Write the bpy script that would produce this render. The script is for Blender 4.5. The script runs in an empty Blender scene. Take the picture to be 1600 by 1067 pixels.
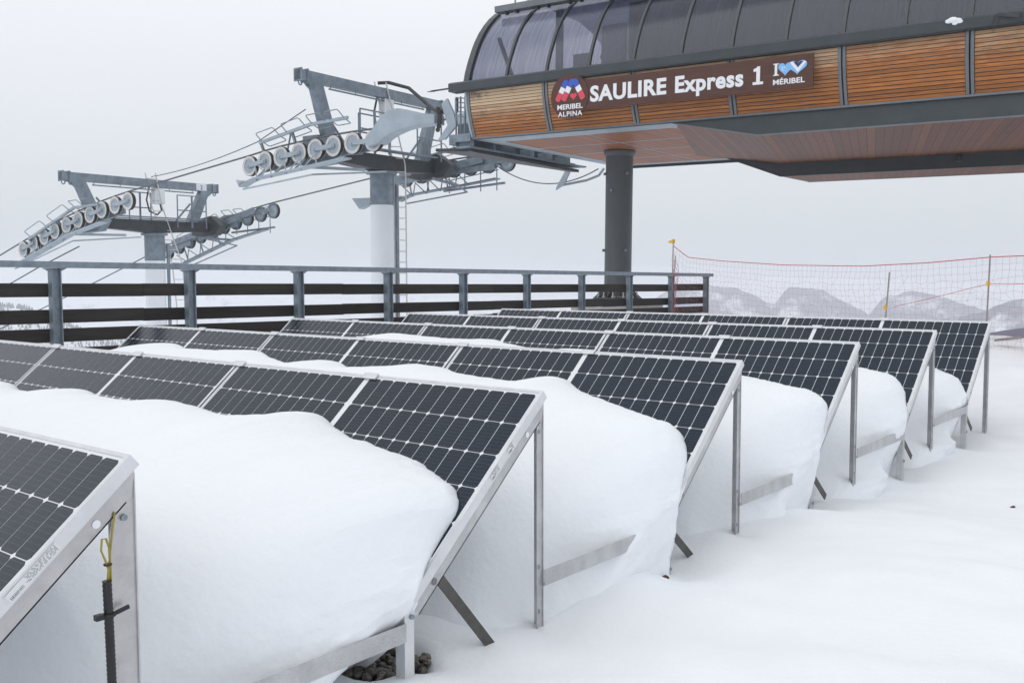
import bpy, bmesh, math, random
import numpy as np
from mathutils import Matrix, Vector

random.seed(7)
rng = np.random.default_rng(11)
R = math.radians
scene = bpy.context.scene
COL = scene.collection

# ------------------------------------------------------------------ camera
CAM = np.array([2.3037, -2.9942, 1.4570])
YAW, PIT, ROLL, FPX = -0.688314, 0.0693333, -0.0024934, 1515.85
fw = np.array([math.sin(YAW) * math.cos(PIT), math.cos(YAW) * math.cos(PIT), -math.sin(PIT)])
rt = np.array([math.cos(YAW), -math.sin(YAW), 0.0])
up = np.cross(rt, fw)
rt, up = rt * math.cos(ROLL) + up * math.sin(ROLL), up * math.cos(ROLL) - rt * math.sin(ROLL)
cam_data = bpy.data.cameras.new("camera")
cam_data.sensor_width = 36.0
cam_data.lens = FPX / 1600 * 36.0
cam_data.clip_start = 0.05
cam_data.clip_end = 12000
cam = bpy.data.objects.new("camera", cam_data)
M = Matrix.Identity(4)
for i in range(3):
    M[i][0], M[i][1], M[i][2], M[i][3] = rt[i], up[i], -fw[i], CAM[i]
cam.matrix_world = M
COL.objects.link(cam)
scene.camera = cam

# ------------------------------------------------------------------ sky (overcast), sun, exposure
world = bpy.data.worlds.new("World")
scene.world = world
world.use_nodes = True
wt = world.node_tree
wt.nodes.clear()
SUN_EL, SUN_AZ = R(52), R(200)
w_out = wt.nodes.new("ShaderNodeOutputWorld")
w_bg = wt.nodes.new("ShaderNodeBackground")
w_geo = wt.nodes.new("ShaderNodeNewGeometry")
w_sep = wt.nodes.new("ShaderNodeSeparateXYZ")
w_ramp = wt.nodes.new("ShaderNodeValToRGB")
w_sky = wt.nodes.new("ShaderNodeTexSky")
w_sky.sky_type = 'NISHITA'
w_sky.sun_disc = False
w_sky.sun_elevation = SUN_EL
w_sky.sun_rotation = SUN_AZ
w_hsv = wt.nodes.new("ShaderNodeHueSaturation")
w_hsv.inputs["Saturation"].default_value = 0.45
w_hsv.inputs["Value"].default_value = 0.10
w_mix = wt.nodes.new("ShaderNodeMixRGB")
w_mix.inputs["Fac"].default_value = 0.12
w_tc = wt.nodes.new("ShaderNodeTexCoord")
w_noise = wt.nodes.new("ShaderNodeTexNoise")
w_noise.inputs["Scale"].default_value = 2.2
w_noise.inputs["Detail"].default_value = 4
w_cl = wt.nodes.new("ShaderNodeMixRGB")
w_cl.blend_type = 'MULTIPLY'
w_cl.inputs["Fac"].default_value = 1.0
w_clr = wt.nodes.new("ShaderNodeMapRange")
w_clr.inputs["To Min"].default_value = 0.95
w_clr.inputs["To Max"].default_value = 1.05
el = w_ramp.color_ramp.elements          # cloud deck: a little brighter overhead, even all round
el[0].position, el[0].color = 0.0, (0.62, 0.66, 0.715, 1)
el[1].position, el[1].color = 1.0, (1.03, 1.045, 1.075, 1)
e2_ = el.new(0.28); e2_.color = (0.97, 0.99, 1.03, 1)
wt.links.new(w_tc.outputs["Generated"], w_sep.inputs[0])
wt.links.new(w_sep.outputs["Z"], w_ramp.inputs["Fac"])
wt.links.new(w_tc.outputs["Generated"], w_noise.inputs["Vector"])
wt.links.new(w_noise.outputs["Fac"], w_clr.inputs["Value"])
wt.links.new(w_ramp.outputs["Color"], w_cl.inputs["Color1"])
wt.links.new(w_clr.outputs["Result"], w_cl.inputs["Color2"])
wt.links.new(w_sky.outputs["Color"], w_hsv.inputs["Color"])
wt.links.new(w_cl.outputs["Color"], w_mix.inputs["Color1"])
wt.links.new(w_hsv.outputs["Color"], w_mix.inputs["Color2"])
wt.links.new(w_mix.outputs["Color"], w_bg.inputs["Color"])
w_bg.inputs["Strength"].default_value = 1.0
wt.links.new(w_bg.outputs[0], w_out.inputs[0])

sun_d = bpy.data.lights.new("sun", 'SUN')
sun_d.energy = 0.5
sun_d.angle = R(40)
sun_d.color = (1.0, 0.97, 0.93)
sun = bpy.data.objects.new("sun", sun_d)
sun.rotation_euler = (R(90) - SUN_EL, 0, math.pi - SUN_AZ)
COL.objects.link(sun)

vs = scene.view_settings
vs.view_transform = 'Standard'
vs.look = 'None'
vs.exposure = 0.05
vs.gamma = 1.0
scene.display_settings.display_device = 'sRGB'
cy = scene.cycles
cy.use_denoising = True
cy.max_bounces = 6
cy.diffuse_bounces = 4
cy.glossy_bounces = 3
cy.transparent_max_bounces = 12
cy.volume_bounces = 2
cy.use_adaptive_sampling = True
cy.adaptive_threshold = 0.02
cy.caustics_reflective = False
cy.caustics_refractive = False


# ------------------------------------------------------------------ helpers
class MB:
    """collects boxes, bars and tubes into one mesh"""
    def __init__(s):
        s.v, s.f, s.m = [], [], []

    def add(s, vs_, fs, mi=0):
        o = len(s.v)
        s.v += [tuple(map(float, p)) for p in vs_]
        s.f += [tuple(i + o for i in f) for f in fs]
        s.m += [mi] * len(fs)
        return s

    def box(s, a, b, mi=0):
        x0, y0, z0 = a; x1, y1, z1 = b
        return s.add([(x0, y0, z0), (x1, y0, z0), (x1, y1, z0), (x0, y1, z0), (x0, y0, z1), (x1, y0, z1), (x1, y1, z1), (x0, y1, z1)],
                     [(0, 3, 2, 1), (4, 5, 6, 7), (0, 1, 5, 4), (1, 2, 6, 5), (2, 3, 7, 6), (3, 0, 4, 7)], mi)

    def bar(s, p, q, w, h, upv=(0, 0, 1), mi=0, w2=None, h2=None):
        """box beam from p to q, width w (sideways), height h (along upv)"""
        p, q, upv = Vector(p), Vector(q), Vector(upv)
        d = (q - p).normalized()
        sd = d.cross(upv)
        if sd.length < 1e-5:
            sd = d.cross(Vector((1, 0, 0)))
        sd.normalize()
        uu = sd.cross(d).normalized()
        w2 = w if w2 is None else w2; h2 = h if h2 is None else h2
        vs_ = []
        for c, ww, hh in ((p, w, h), (q, w2, h2)):
            for a, b in ((-1, -1), (1, -1), (1, 1), (-1, 1)):
                vs_.append(c + sd * (a * ww / 2) + uu * (b * hh / 2))
        return s.add(vs_, [(0, 3, 2, 1), (4, 5, 6, 7), (0, 1, 5, 4), (1, 2, 6, 5), (2, 3, 7, 6), (3, 0, 4, 7)], mi)

    def tube(s, pts, r, n=8, closed=False, mi=0):
        pts = [Vector(p) for p in pts]
        rs = r if isinstance(r, (list, tuple)) else [r] * len(pts)
        N = len(pts)
        ref = None
        vs_ = []
        for i, p in enumerate(pts):
            if closed:
                d = pts[(i + 1) % N] - pts[i - 1]
            else:
                d = pts[min(i + 1, N - 1)] - pts[max(i - 1, 0)]
            d.normalize()
            if ref is None:
                ref = d.cross(Vector((0, 0, 1)))
                if ref.length < 1e-4:
                    ref = d.cross(Vector((1, 0, 0)))
            a = (ref - d * ref.dot(d)).normalized()
            ref = a
            b = d.cross(a)
            for k in range(n):
                t = 2 * math.pi * k / n
                vs_.append(p + (a * math.cos(t) + b * math.sin(t)) * rs[i])
        fs = []
        for i in range(N if closed else N - 1):
            j = (i + 1) % N
            for k in range(n):
                l = (k + 1) % n
                fs.append((i * n + k, j * n + k, j * n + l, i * n + l))
        if not closed:
            fs.append(tuple(range(n)))
            fs.append(tuple((N - 1) * n + k for k in reversed(range(n))))
        return s.add(vs_, fs, mi)

    def prism(s, prof, axis_pt, ext, mi=0):
        """prof: list of 3d points (planar), extruded by vector ext"""
        n = len(prof)
        e = Vector(ext)
        vs_ = [Vector(p) for p in prof] + [Vector(p) + e for p in prof]
        fs = [tuple(range(n - 1, -1, -1)), tuple(range(n, 2 * n))]
        for i in range(n):
            j = (i + 1) % n
            fs.append((i, j, j + n, i + n))
        return s.add(vs_, fs, mi)

    def lathe(s, prof, c, axis, n=24, mi=0, cap=True):
        """prof: (radius, along axis); axis unit vector through c"""
        c, ax = Vector(c), Vector(axis).normalized()
        a = ax.cross(Vector((0, 0, 1)))
        if a.length < 1e-4:
            a = ax.cross(Vector((1, 0, 0)))
        a.normalize()
        b = ax.cross(a)
        vs_ = []
        for r, h in prof:
            for k in range(n):
                t = 2 * math.pi * k / n
                vs_.append(c + ax * h + (a * math.cos(t) + b * math.sin(t)) * r)
        fs = []
        for i in range(len(prof) - 1):
            for k in range(n):
                l = (k + 1) % n
                fs.append((i * n + k, i * n + l, (i + 1) * n + l, (i + 1) * n + k))
        if cap:
            fs.append(tuple(reversed(range(n))))
            fs.append(tuple((len(prof) - 1) * n + k for k in range(n)))
        return s.add(vs_, fs, mi)

    def mesh(s, name, mats, smooth=False, recalc=True):
        me = bpy.data.meshes.new(name)
        me.from_pydata(s.v, [], s.f)
        for m in (mats if isinstance(mats, (list, tuple)) else [mats]):
            me.materials.append(m)
        if any(s.m):
            me.polygons.foreach_set("material_index", s.m)
        if recalc:
            bm = bmesh.new(); bm.from_mesh(me)
            bmesh.ops.recalc_face_normals(bm, faces=bm.faces)
            bm.to_mesh(me); bm.free()
        if smooth is True:
            me.polygons.foreach_set("use_smooth", [True] * len(me.polygons))
        elif smooth:
            me.polygons.foreach_set("use_smooth", [True] * len(me.polygons))
            me.set_sharp_from_angle(angle=R(smooth))
        me.update()
        return me

    def build(s, name, mats, parent=None, smooth=False, recalc=True):
        return link(name, s.mesh(name, mats, smooth, recalc), parent)


def link(name, me, parent=None, loc=None, rot=None):
    o = bpy.data.objects.new(name, me)
    COL.objects.link(o)
    if parent is not None:
        o.parent = parent
    if loc is not None:
        o.location = loc
    if rot is not None:
        o.rotation_euler = rot
    return o


def tag(o, label=None, cat=None, group=None, kind=None):
    if label: o["label"] = label
    if cat: o["category"] = cat
    if group: o["group"] = group
    if kind: o["kind"] = kind
    return o


def empty(name, loc=(0, 0, 0), rot=(0, 0, 0)):
    o = bpy.data.objects.new(name, None)
    o.empty_display_size = 0.2
    o.location = loc
    o.rotation_euler = rot
    COL.objects.link(o)
    return o


_tab = np.random.default_rng(3).random((256, 256))


def vnoise(x, y, seed=0):
    x = np.asarray(x, float) + seed * 17.31; y = np.asarray(y, float) + seed * 9.77
    xi = np.floor(x).astype(int); yi = np.floor(y).astype(int)
    fx, fy = x - xi, y - yi
    fx = fx * fx * (3 - 2 * fx); fy = fy * fy * (3 - 2 * fy)
    g = lambda a, b: _tab[a & 255, b & 255]
    return (g(xi, yi) * (1 - fx) + g(xi + 1, yi) * fx) * (1 - fy) + (g(xi, yi + 1) * (1 - fx) + g(xi + 1, yi + 1) * fx) * fy - 0.5


def fbm(x, y, octv=4, seed=0):
    s, a, f = 0, 1.0, 1.0
    for i in range(octv):
        s = s + a * vnoise(np.asarray(x) * f, np.asarray(y) * f, seed + i * 5)
        a *= 0.5; f *= 2.03
    return s


def sstep(a, b, x):
    t = np.clip((np.asarray(x, float) - a) / (b - a), 0, 1)
    return t * t * (3 - 2 * t)


def grid_mesh(name, X, Y, Z, mat, parent=None, smooth=True):
    n, m = X.shape
    V = np.stack([X, Y, Z], -1).reshape(-1, 3)
    idx = np.arange(n * m).reshape(n, m)
    F = np.stack([idx[:-1, :-1], idx[1:, :-1], idx[1:, 1:], idx[:-1, 1:]], -1).reshape(-1, 4)
    me = bpy.data.meshes.new(name)
    me.vertices.add(len(V)); me.vertices.foreach_set("co", V.ravel())
    me.loops.add(F.size); me.loops.foreach_set("vertex_index", F.ravel().astype(np.int32))
    me.polygons.add(len(F))
    me.polygons.foreach_set("loop_start", (np.arange(len(F)) * 4).astype(np.int32))
    me.polygons.foreach_set("loop_total", np.full(len(F), 4, np.int32))
    if smooth:
        me.polygons.foreach_set("use_smooth", np.ones(len(F), bool))
    me.materials.append(mat)
    me.update(); me.validate()
    return link(name, me, parent)


# ------------------------------------------------------------------ materials
def mat(name, col, rough=0.6, metal=0.0, var=0.0, vscale=6.0, bump=0.0, bscale=40.0, coat=0.0, spec=0.5, stretch=None, rvar=0.0, col2=None, coord="Object", rnd=0.0):
    m = bpy.data.materials.new(name)
    m.use_nodes = True
    nt = m.node_tree
    b = nt.nodes["Principled BSDF"]
    b.inputs["Base Color"].default_value = (*col, 1)
    b.inputs["Roughness"].default_value = rough
    b.inputs["Metallic"].default_value = metal
    b.inputs["Specular IOR Level"].default_value = spec
    if coat:
        b.inputs["Coat Weight"].default_value = coat
        b.inputs["Coat Roughness"].default_value = 0.1
    if var or bump or rvar or rnd:
        tc = nt.nodes.new("ShaderNodeTexCoord")
        mp = nt.nodes.new("ShaderNodeMapping")
        nt.links.new(tc.outputs[coord], mp.inputs["Vector"])
        if stretch:
            mp.inputs["Scale"].default_value = stretch
    if var or rvar or rnd:
        n = nt.nodes.new("ShaderNodeTexNoise")
        n.inputs["Scale"].default_value = vscale
        n.inputs["Detail"].default_value = 6
        n.inputs["Roughness"].default_value = 0.65
        nt.links.new(mp.outputs[0], n.inputs["Vector"])
        fac = n.outputs["Fac"]
        mr = nt.nodes.new("ShaderNodeMapRange")
        mr.inputs["From Min"].default_value = 0.3
        mr.inputs["From Max"].default_value = 0.7
        nt.links.new(fac, mr.inputs["Value"])
        c2 = col2 if col2 else tuple(c * (1 - var) for c in col)
        c1 = col if col2 else tuple(min(1, c * (1 + var * 0.6)) for c in col)
        mx = nt.nodes.new("ShaderNodeMixRGB")
        mx.inputs["Color1"].default_value = (*c2, 1)
        mx.inputs["Color2"].default_value = (*c1, 1)
        nt.links.new(mr.outputs[0], mx.inputs["Fac"])
        outc = mx.outputs[0]
        if rnd:
            oi = nt.nodes.new("ShaderNodeObjectInfo")
            r2 = nt.nodes.new("ShaderNodeMapRange")
            r2.inputs["To Min"].default_value = 1 - rnd
            r2.inputs["To Max"].default_value = 1 + rnd
            nt.links.new(oi.outputs["Random"], r2.inputs["Value"])
            vm = nt.nodes.new("ShaderNodeMixRGB"); vm.blend_type = 'MULTIPLY'; vm.inputs["Fac"].default_value = 1
            nt.links.new(outc, vm.inputs["Color1"]); nt.links.new(r2.outputs[0], vm.inputs["Color2"])
            outc = vm.outputs[0]
        nt.links.new(outc, b.inputs["Base Color"])
        if rvar:
            rr = nt.nodes.new("ShaderNodeMapRange")
            rr.inputs["To Min"].default_value = max(0.02, rough - rvar)
            rr.inputs["To Max"].default_value = min(1, rough + rvar)
            nt.links.new(mr.outputs[0], rr.inputs["Value"])
            nt.links.new(rr.outputs[0], b.inputs["Roughness"])
    if bump:
        n2 = nt.nodes.new("ShaderNodeTexNoise")
        n2.inputs["Scale"].default_value = bscale
        n2.inputs["Detail"].default_value = 5
        nt.links.new(mp.outputs[0], n2.inputs["Vector"])
        bp = nt.nodes.new("ShaderNodeBump")
        bp.inputs["Strength"].default_value = bump
        bp.inputs["Distance"].default_value = 0.02
        nt.links.new(n2.outputs["Fac"], bp.inputs["Height"])
        nt.links.new(bp.outputs[0], b.inputs["Normal"])
    return m


MS = {}
MS["snow"] = mat("snow", (0.845, 0.872, 0.905), 0.75, var=0.03, vscale=1.3, bump=0.22, bscale=34, spec=0.2)
MS["galv"] = mat("galvanised_steel", (0.25, 0.30, 0.35), 0.5, 0.35, var=0.3, vscale=14, bump=0.05, rvar=0.12)
MS["galv_tower"] = mat("tower_steel", (0.21, 0.255, 0.30), 0.5, 0.3, var=0.35, vscale=5, rvar=0.1)
MS["galv_pale"] = mat("pale_steel", (0.36, 0.42, 0.47), 0.5, 0.2, var=0.15, vscale=3)
MS["dark_steel"] = mat("dark_steel", (0.05, 0.055, 0.06), 0.55, 0.2, var=0.35, vscale=4)
MS["anthracite"] = mat("anthracite_paint", (0.042, 0.052, 0.058), 0.42, 0.0, var=0.2, vscale=3, rvar=0.1)
MS["column"] = mat("column_paint", (0.090, 0.104, 0.110), 0.45, 0.0, var=0.25, vscale=2.2, rvar=0.12, stretch=(1, 1, 0.35))
MS["alu"] = mat("aluminium", (0.70, 0.71, 0.73), 0.36, 0.75, var=0.12, vscale=9, bump=0.06, bscale=90, rvar=0.1)
MS["alu_dull"] = mat("dull_aluminium", (0.56, 0.565, 0.575), 0.42, 0.75, var=0.25, vscale=7, bump=0.35, bscale=130, rvar=0.12)
MS["alu_dark"] = mat("wet_aluminium", (0.52, 0.51, 0.515), 0.36, 0.8, var=0.22, vscale=9, bump=0.10, bscale=170, rvar=0.12)
MS["brace"] = mat("brace_steel", (0.10, 0.095, 0.09), 0.55, 0.5, var=0.3, vscale=12)
MS["white_paint"] = mat("mast_white_paint", (0.76, 0.79, 0.82), 0.55, 0.0, var=0.05, vscale=2)
MS["rubber"] = mat("black_rubber", (0.028, 0.027, 0.027), 0.7, var=0.3, vscale=12)
MS["liner"] = mat("sheave_liner", (0.62, 0.60, 0.57), 0.7, var=0.16, vscale=10)
MS["plank"] = mat("dark_stained_plank", (0.030, 0.025, 0.022), 0.6, var=0.5, vscale=3.0, stretch=(4, 0.35, 4), bump=0.2, bscale=14, rnd=0.35, spec=0.3)
MS["sign_brown"] = mat("sign_brown_wood", (0.085, 0.030, 0.018), 0.6, var=0.3, vscale=3, stretch=(0.5, 3, 8))
MS["white"] = mat("sign_white", (0.82, 0.83, 0.85), 0.5)
MS["blue"] = mat("logo_blue", (0.03, 0.10, 0.50), 0.5)
MS["navy"] = mat("logo_navy", (0.02, 0.03, 0.16), 0.5)
MS["light_blue"] = mat("logo_light_blue", (0.22, 0.50, 0.85), 0.5)
MS["red"] = mat("logo_red", (0.68, 0.06, 0.10), 0.5)
MS["net"] = mat("net_red", (0.42, 0.13, 0.17), 0.7)
MS["rope_red"] = mat("net_rope_red", (0.55, 0.05, 0.06), 0.7)
MS["yellow"] = mat("yellow_plastic", (0.75, 0.45, 0.03), 0.5)
MS["grey_pole"] = mat("grey_pole", (0.30, 0.27, 0.27), 0.5, var=0.2)
MS["conduit"] = mat("black_conduit", (0.012, 0.012, 0.013), 0.45)
MS["wire_yellow"] = mat("earth_wire", (0.34, 0.27, 0.03), 0.5)
MS["cable"] = mat("black_cable", (0.03, 0.032, 0.035), 0.6)
MS["wire_rope"] = mat("steel_rope", (0.12, 0.13, 0.14), 0.6, 0.3)
MS["concrete"] = mat("concrete", (0.42, 0.40, 0.37), 0.85, var=0.2, vscale=4)
MS["stone"] = mat("gravel_stone", (0.10, 0.088, 0.070), 0.4, var=0.55, vscale=16, bump=0.3, bscale=60, coord="Object")
MS["soil"] = mat("wet_roof_soil", (0.022, 0.019, 0.016), 0.8, var=0.4)
MS["twig"] = mat("brown_twig", (0.07, 0.035, 0.025), 0.8)
MS["conifer"] = mat("conifer", (0.022, 0.03, 0.034), 0.9, var=0.4)
MS["interior"] = mat("interior_dark", (0.03, 0.03, 0.035), 0.8, var=0.3)
MS["interior_pale"] = mat("interior_pale_panel", (0.45, 0.43, 0.46), 0.7)
MS["sticker"] = mat("sticker_white", (0.72, 0.73, 0.75), 0.4)
MS["ink"] = mat("sticker_ink", (0.10, 0.10, 0.11), 0.5)
MS["grey_trim"] = mat("grey_trim", (0.16, 0.175, 0.19), 0.5, var=0.2, vscale=3)


def snow_like_far():
    """far hillside: snow with dark forest patches"""
    m = bpy.data.materials.new("hillside_snow_and_forest")
    m.use_nodes = True
    nt = m.node_tree; b = nt.nodes["Principled BSDF"]
    b.inputs["Roughness"].default_value = 0.95; b.inputs["Specular IOR Level"].default_value = 0.0
    tc = nt.nodes.new("ShaderNodeTexCoord")
    att = nt.nodes.new("ShaderNodeAttribute"); att.attribute_name = "forest"
    n = nt.nodes.new("ShaderNodeTexNoise"); n.inputs["Scale"].default_value = 0.035; n.inputs["Detail"].default_value = 12; n.inputs["Roughness"].default_value = 0.7
    nt.links.new(tc.outputs["Object"], n.inputs["Vector"])
    ad = nt.nodes.new("ShaderNodeMath"); ad.operation = 'ADD'
    nt.links.new(n.outputs["Fac"], ad.inputs[0]); nt.links.new(att.outputs["Fac"], ad.inputs[1])
    mr = nt.nodes.new("ShaderNodeMapRange"); mr.inputs["From Min"].default_value = 0.94; mr.inputs["From Max"].default_value = 1.10
    nt.links.new(ad.outputs[0], mr.inputs["Value"])
    mx = nt.nodes.new("ShaderNodeMixRGB")
    mx.inputs["Color1"].default_value = (0.85, 0.87, 0.9, 1); mx.inputs["Color2"].default_value = (0.040, 0.034, 0.085, 1)
    nt.links.new(mr.outputs[0], mx.inputs["Fac"])
    nt.links.new(mx.outputs[0], b.inputs["Base Color"])
    return m


MS["hill"] = snow_like_far()


def cell_material():
    m = bpy.data.materials.new("solar_cell")
    m.use_nodes = True
    nt = m.node_tree; b = nt.nodes["Principled BSDF"]
    b.inputs["Roughness"].default_value = 0.16
    b.inputs["IOR"].default_value = 1.45
    b.inputs["Specular Tint"].default_value = (0.68, 0.85, 1.0, 1)
    b.inputs["Specular IOR Level"].default_value = 0.5
    tc = nt.nodes.new("ShaderNodeTexCoord"); sp = nt.nodes.new("ShaderNodeSeparateXYZ")
    nt.links.new(tc.outputs["Object"], sp.inputs[0])
    # busbars: nine fine lines along the row direction
    mu = nt.nodes.new("ShaderNodeMath"); mu.operation = 'MULTIPLY'; mu.inputs[1].default_value = 9 / 0.157
    nt.links.new(sp.outputs["Y"], mu.inputs[0])
    fr = nt.nodes.new("ShaderNodeMath"); fr.operation = 'FRACT'
    nt.links.new(mu.outputs[0], fr.inputs[0])
    lt = nt.nodes.new("ShaderNodeMath"); lt.operation = 'LESS_THAN'; lt.inputs[1].default_value = 0.075
    nt.links.new(fr.outputs[0], lt.inputs[0])
    oi = nt.nodes.new("ShaderNodeObjectInfo")
    cr = nt.nodes.new("ShaderNodeMixRGB")
    cr.inputs["Color1"].default_value = (0.0040, 0.0068, 0.0150, 1); cr.inputs["Color2"].default_value = (0.0065, 0.0095, 0.0190, 1)
    nt.links.new(oi.outputs["Random"], cr.inputs["Fac"])
    mx = nt.nodes.new("ShaderNodeMixRGB"); mx.inputs["Color2"].default_value = (0.045, 0.05, 0.06, 1)
    nt.links.new(lt.outputs[0], mx.inputs["Fac"]); nt.links.new(cr.outputs[0], mx.inputs["Color1"])
    nt.links.new(mx.outputs[0], b.inputs["Base Color"])
    # wet, slightly frosted glass over the cells
    n = nt.nodes.new("ShaderNodeTexNoise"); n.inputs["Scale"].default_value = 90; n.inputs["Detail"].default_value = 4
    g = nt.nodes.new("ShaderNodeNewGeometry")
    nt.links.new(g.outputs["Position"], n.inputs["Vector"])
    mr = nt.nodes.new("ShaderNodeMapRange"); mr.inputs["To Min"].default_value = 0.08; mr.inputs["To Max"].default_value = 0.22
    nt.links.new(n.outputs["Fac"], mr.inputs["Value"]); nt.links.new(mr.outputs[0], b.inputs["Roughness"])
    bp = nt.nodes.new("ShaderNodeBump"); bp.inputs["Strength"].default_value = 0.05; bp.inputs["Distance"].default_value = 0.004
    nt.links.new(n.outputs["Fac"], bp.inputs["Height"]); nt.links.new(bp.outputs[0], b.inputs["Normal"])
    return m


MS["cell"] = cell_material()
MS["backsheet"] = mat("white_backsheet", (0.74, 0.76, 0.79), 0.2, spec=0.5)


def fascia_material():
    m = bpy.data.materials.new("larch_board")
    m.use_nodes = True
    nt = m.node_tree; b = nt.nodes["Principled BSDF"]
    b.inputs["Roughness"].default_value = 0.55
    tc = nt.nodes.new("ShaderNodeTexCoord"); oi = nt.nodes.new("ShaderNodeObjectInfo")
    mp = nt.nodes.new("ShaderNodeMapping"); mp.inputs["Scale"].default_value = (1.2, 10, 26)
    ad = nt.nodes.new("ShaderNodeVectorMath"); ad.operation = 'ADD'
    cmb = nt.nodes.new("ShaderNodeCombineXYZ"); mm = nt.nodes.new("ShaderNodeMath"); mm.operation = 'MULTIPLY'; mm.inputs[1].default_value = 47
    nt.links.new(oi.outputs["Random"], mm.inputs[0]); nt.links.new(mm.outputs[0], cmb.inputs[0]); nt.links.new(mm.outputs[0], cmb.inputs[2])
    nt.links.new(tc.outputs["Object"], ad.inputs[0]); nt.links.new(cmb.outputs[0], ad.inputs[1]); nt.links.new(ad.outputs[0], mp.inputs["Vector"])
    n = nt.nodes.new("ShaderNodeTexNoise"); n.inputs["Scale"].default_value = 3; n.inputs["Detail"].default_value = 7; n.inputs["Roughness"].default_value = 0.65
    nt.links.new(mp.outputs[0], n.inputs["Vector"])
    ramp = nt.nodes.new("ShaderNodeValToRGB")
    e = ramp.color_ramp.elements
    e[0].position, e[0].color = 0.28, (0.22, 0.066, 0.012, 1)
    e[1].position, e[1].color = 0.72, (0.54, 0.205, 0.046, 1)
    nt.links.new(n.outputs["Fac"], ramp.inputs["Fac"])
    # per board tone and weathering (boards higher on the wall have lost their stain)
    att = nt.nodes.new("ShaderNodeAttribute"); att.attribute_type = 'OBJECT'; att.attribute_name = "weather"
    n2 = nt.nodes.new("ShaderNodeTexNoise"); n2.inputs["Scale"].default_value = 4.2; n2.inputs["Detail"].default_value = 5
    nt.links.new(mp.outputs[0], n2.inputs["Vector"])
    w1 = nt.nodes.new("ShaderNodeMath"); w1.operation = 'MULTIPLY_ADD'; w1.inputs[1].default_value = 1.0
    w1b = nt.nodes.new("ShaderNodeMath"); w1b.operation = 'SUBTRACT'; w1b.inputs[1].default_value = 0.5
    nt.links.new(n2.outputs["Fac"], w1b.inputs[0])
    nt.links.new(att.outputs["Fac"], w1.inputs[0]); nt.links.new(w1b.outputs[0], w1.inputs[2])
    mrw = nt.nodes.new("ShaderNodeMapRange"); mrw.inputs["From Min"].default_value = 0.35; mrw.inputs["From Max"].default_value = 0.75
    nt.links.new(w1.outputs[0], mrw.inputs["Value"])
    mx = nt.nodes.new("ShaderNodeMixRGB"); mx.inputs["Color2"].default_value = (0.56, 0.40, 0.25, 1)
    nt.links.new(mrw.outputs[0], mx.inputs["Fac"]); nt.links.new(ramp.outputs[0], mx.inputs["Color1"])
    # grey-black mould on the weathered boards
    n3 = nt.nodes.new("ShaderNodeTexNoise"); n3.inputs["Scale"].default_value = 2.4; n3.inputs["Detail"].default_value = 8; n3.inputs["Roughness"].default_value = 0.7
    g = nt.nodes.new("ShaderNodeNewGeometry"); nt.links.new(g.outputs["Position"], n3.inputs["Vector"])
    w2 = nt.nodes.new("ShaderNodeMath"); w2.operation = 'MULTIPLY'
    mr3 = nt.nodes.new("ShaderNodeMapRange"); mr3.inputs["From Min"].default_value = 0.55; mr3.inputs["From Max"].default_value = 0.72
    nt.links.new(n3.outputs["Fac"], mr3.inputs["Value"])
    nt.links.new(mr3.outputs[0], w2.inputs[0]); nt.links.new(att.outputs["Fac"], w2.inputs[1])
    mx2 = nt.nodes.new("ShaderNodeMixRGB"); mx2.inputs["Color2"].default_value = (0.075, 0.055, 0.045, 1)
    nt.links.new(w2.outputs[0], mx2.inputs["Fac"]); nt.links.new(mx.outputs[0], mx2.inputs["Color1"])
    rv = nt.nodes.new("ShaderNodeMapRange"); rv.inputs["To Min"].default_value = 0.76; rv.inputs["To Max"].default_value = 1.14
    nt.links.new(oi.outputs["Random"], rv.inputs["Value"])
    vm = nt.nodes.new("ShaderNodeMixRGB"); vm.blend_type = 'MULTIPLY'; vm.inputs["Fac"].default_value = 1
    nt.links.new(mx2.outputs[0], vm.inputs["Color1"]); nt.links.new(rv.outputs[0], vm.inputs["Color2"])
    nt.links.new(vm.outputs[0], b.inputs["Base Color"])
    return m


MS["larch"] = fascia_material()


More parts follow.
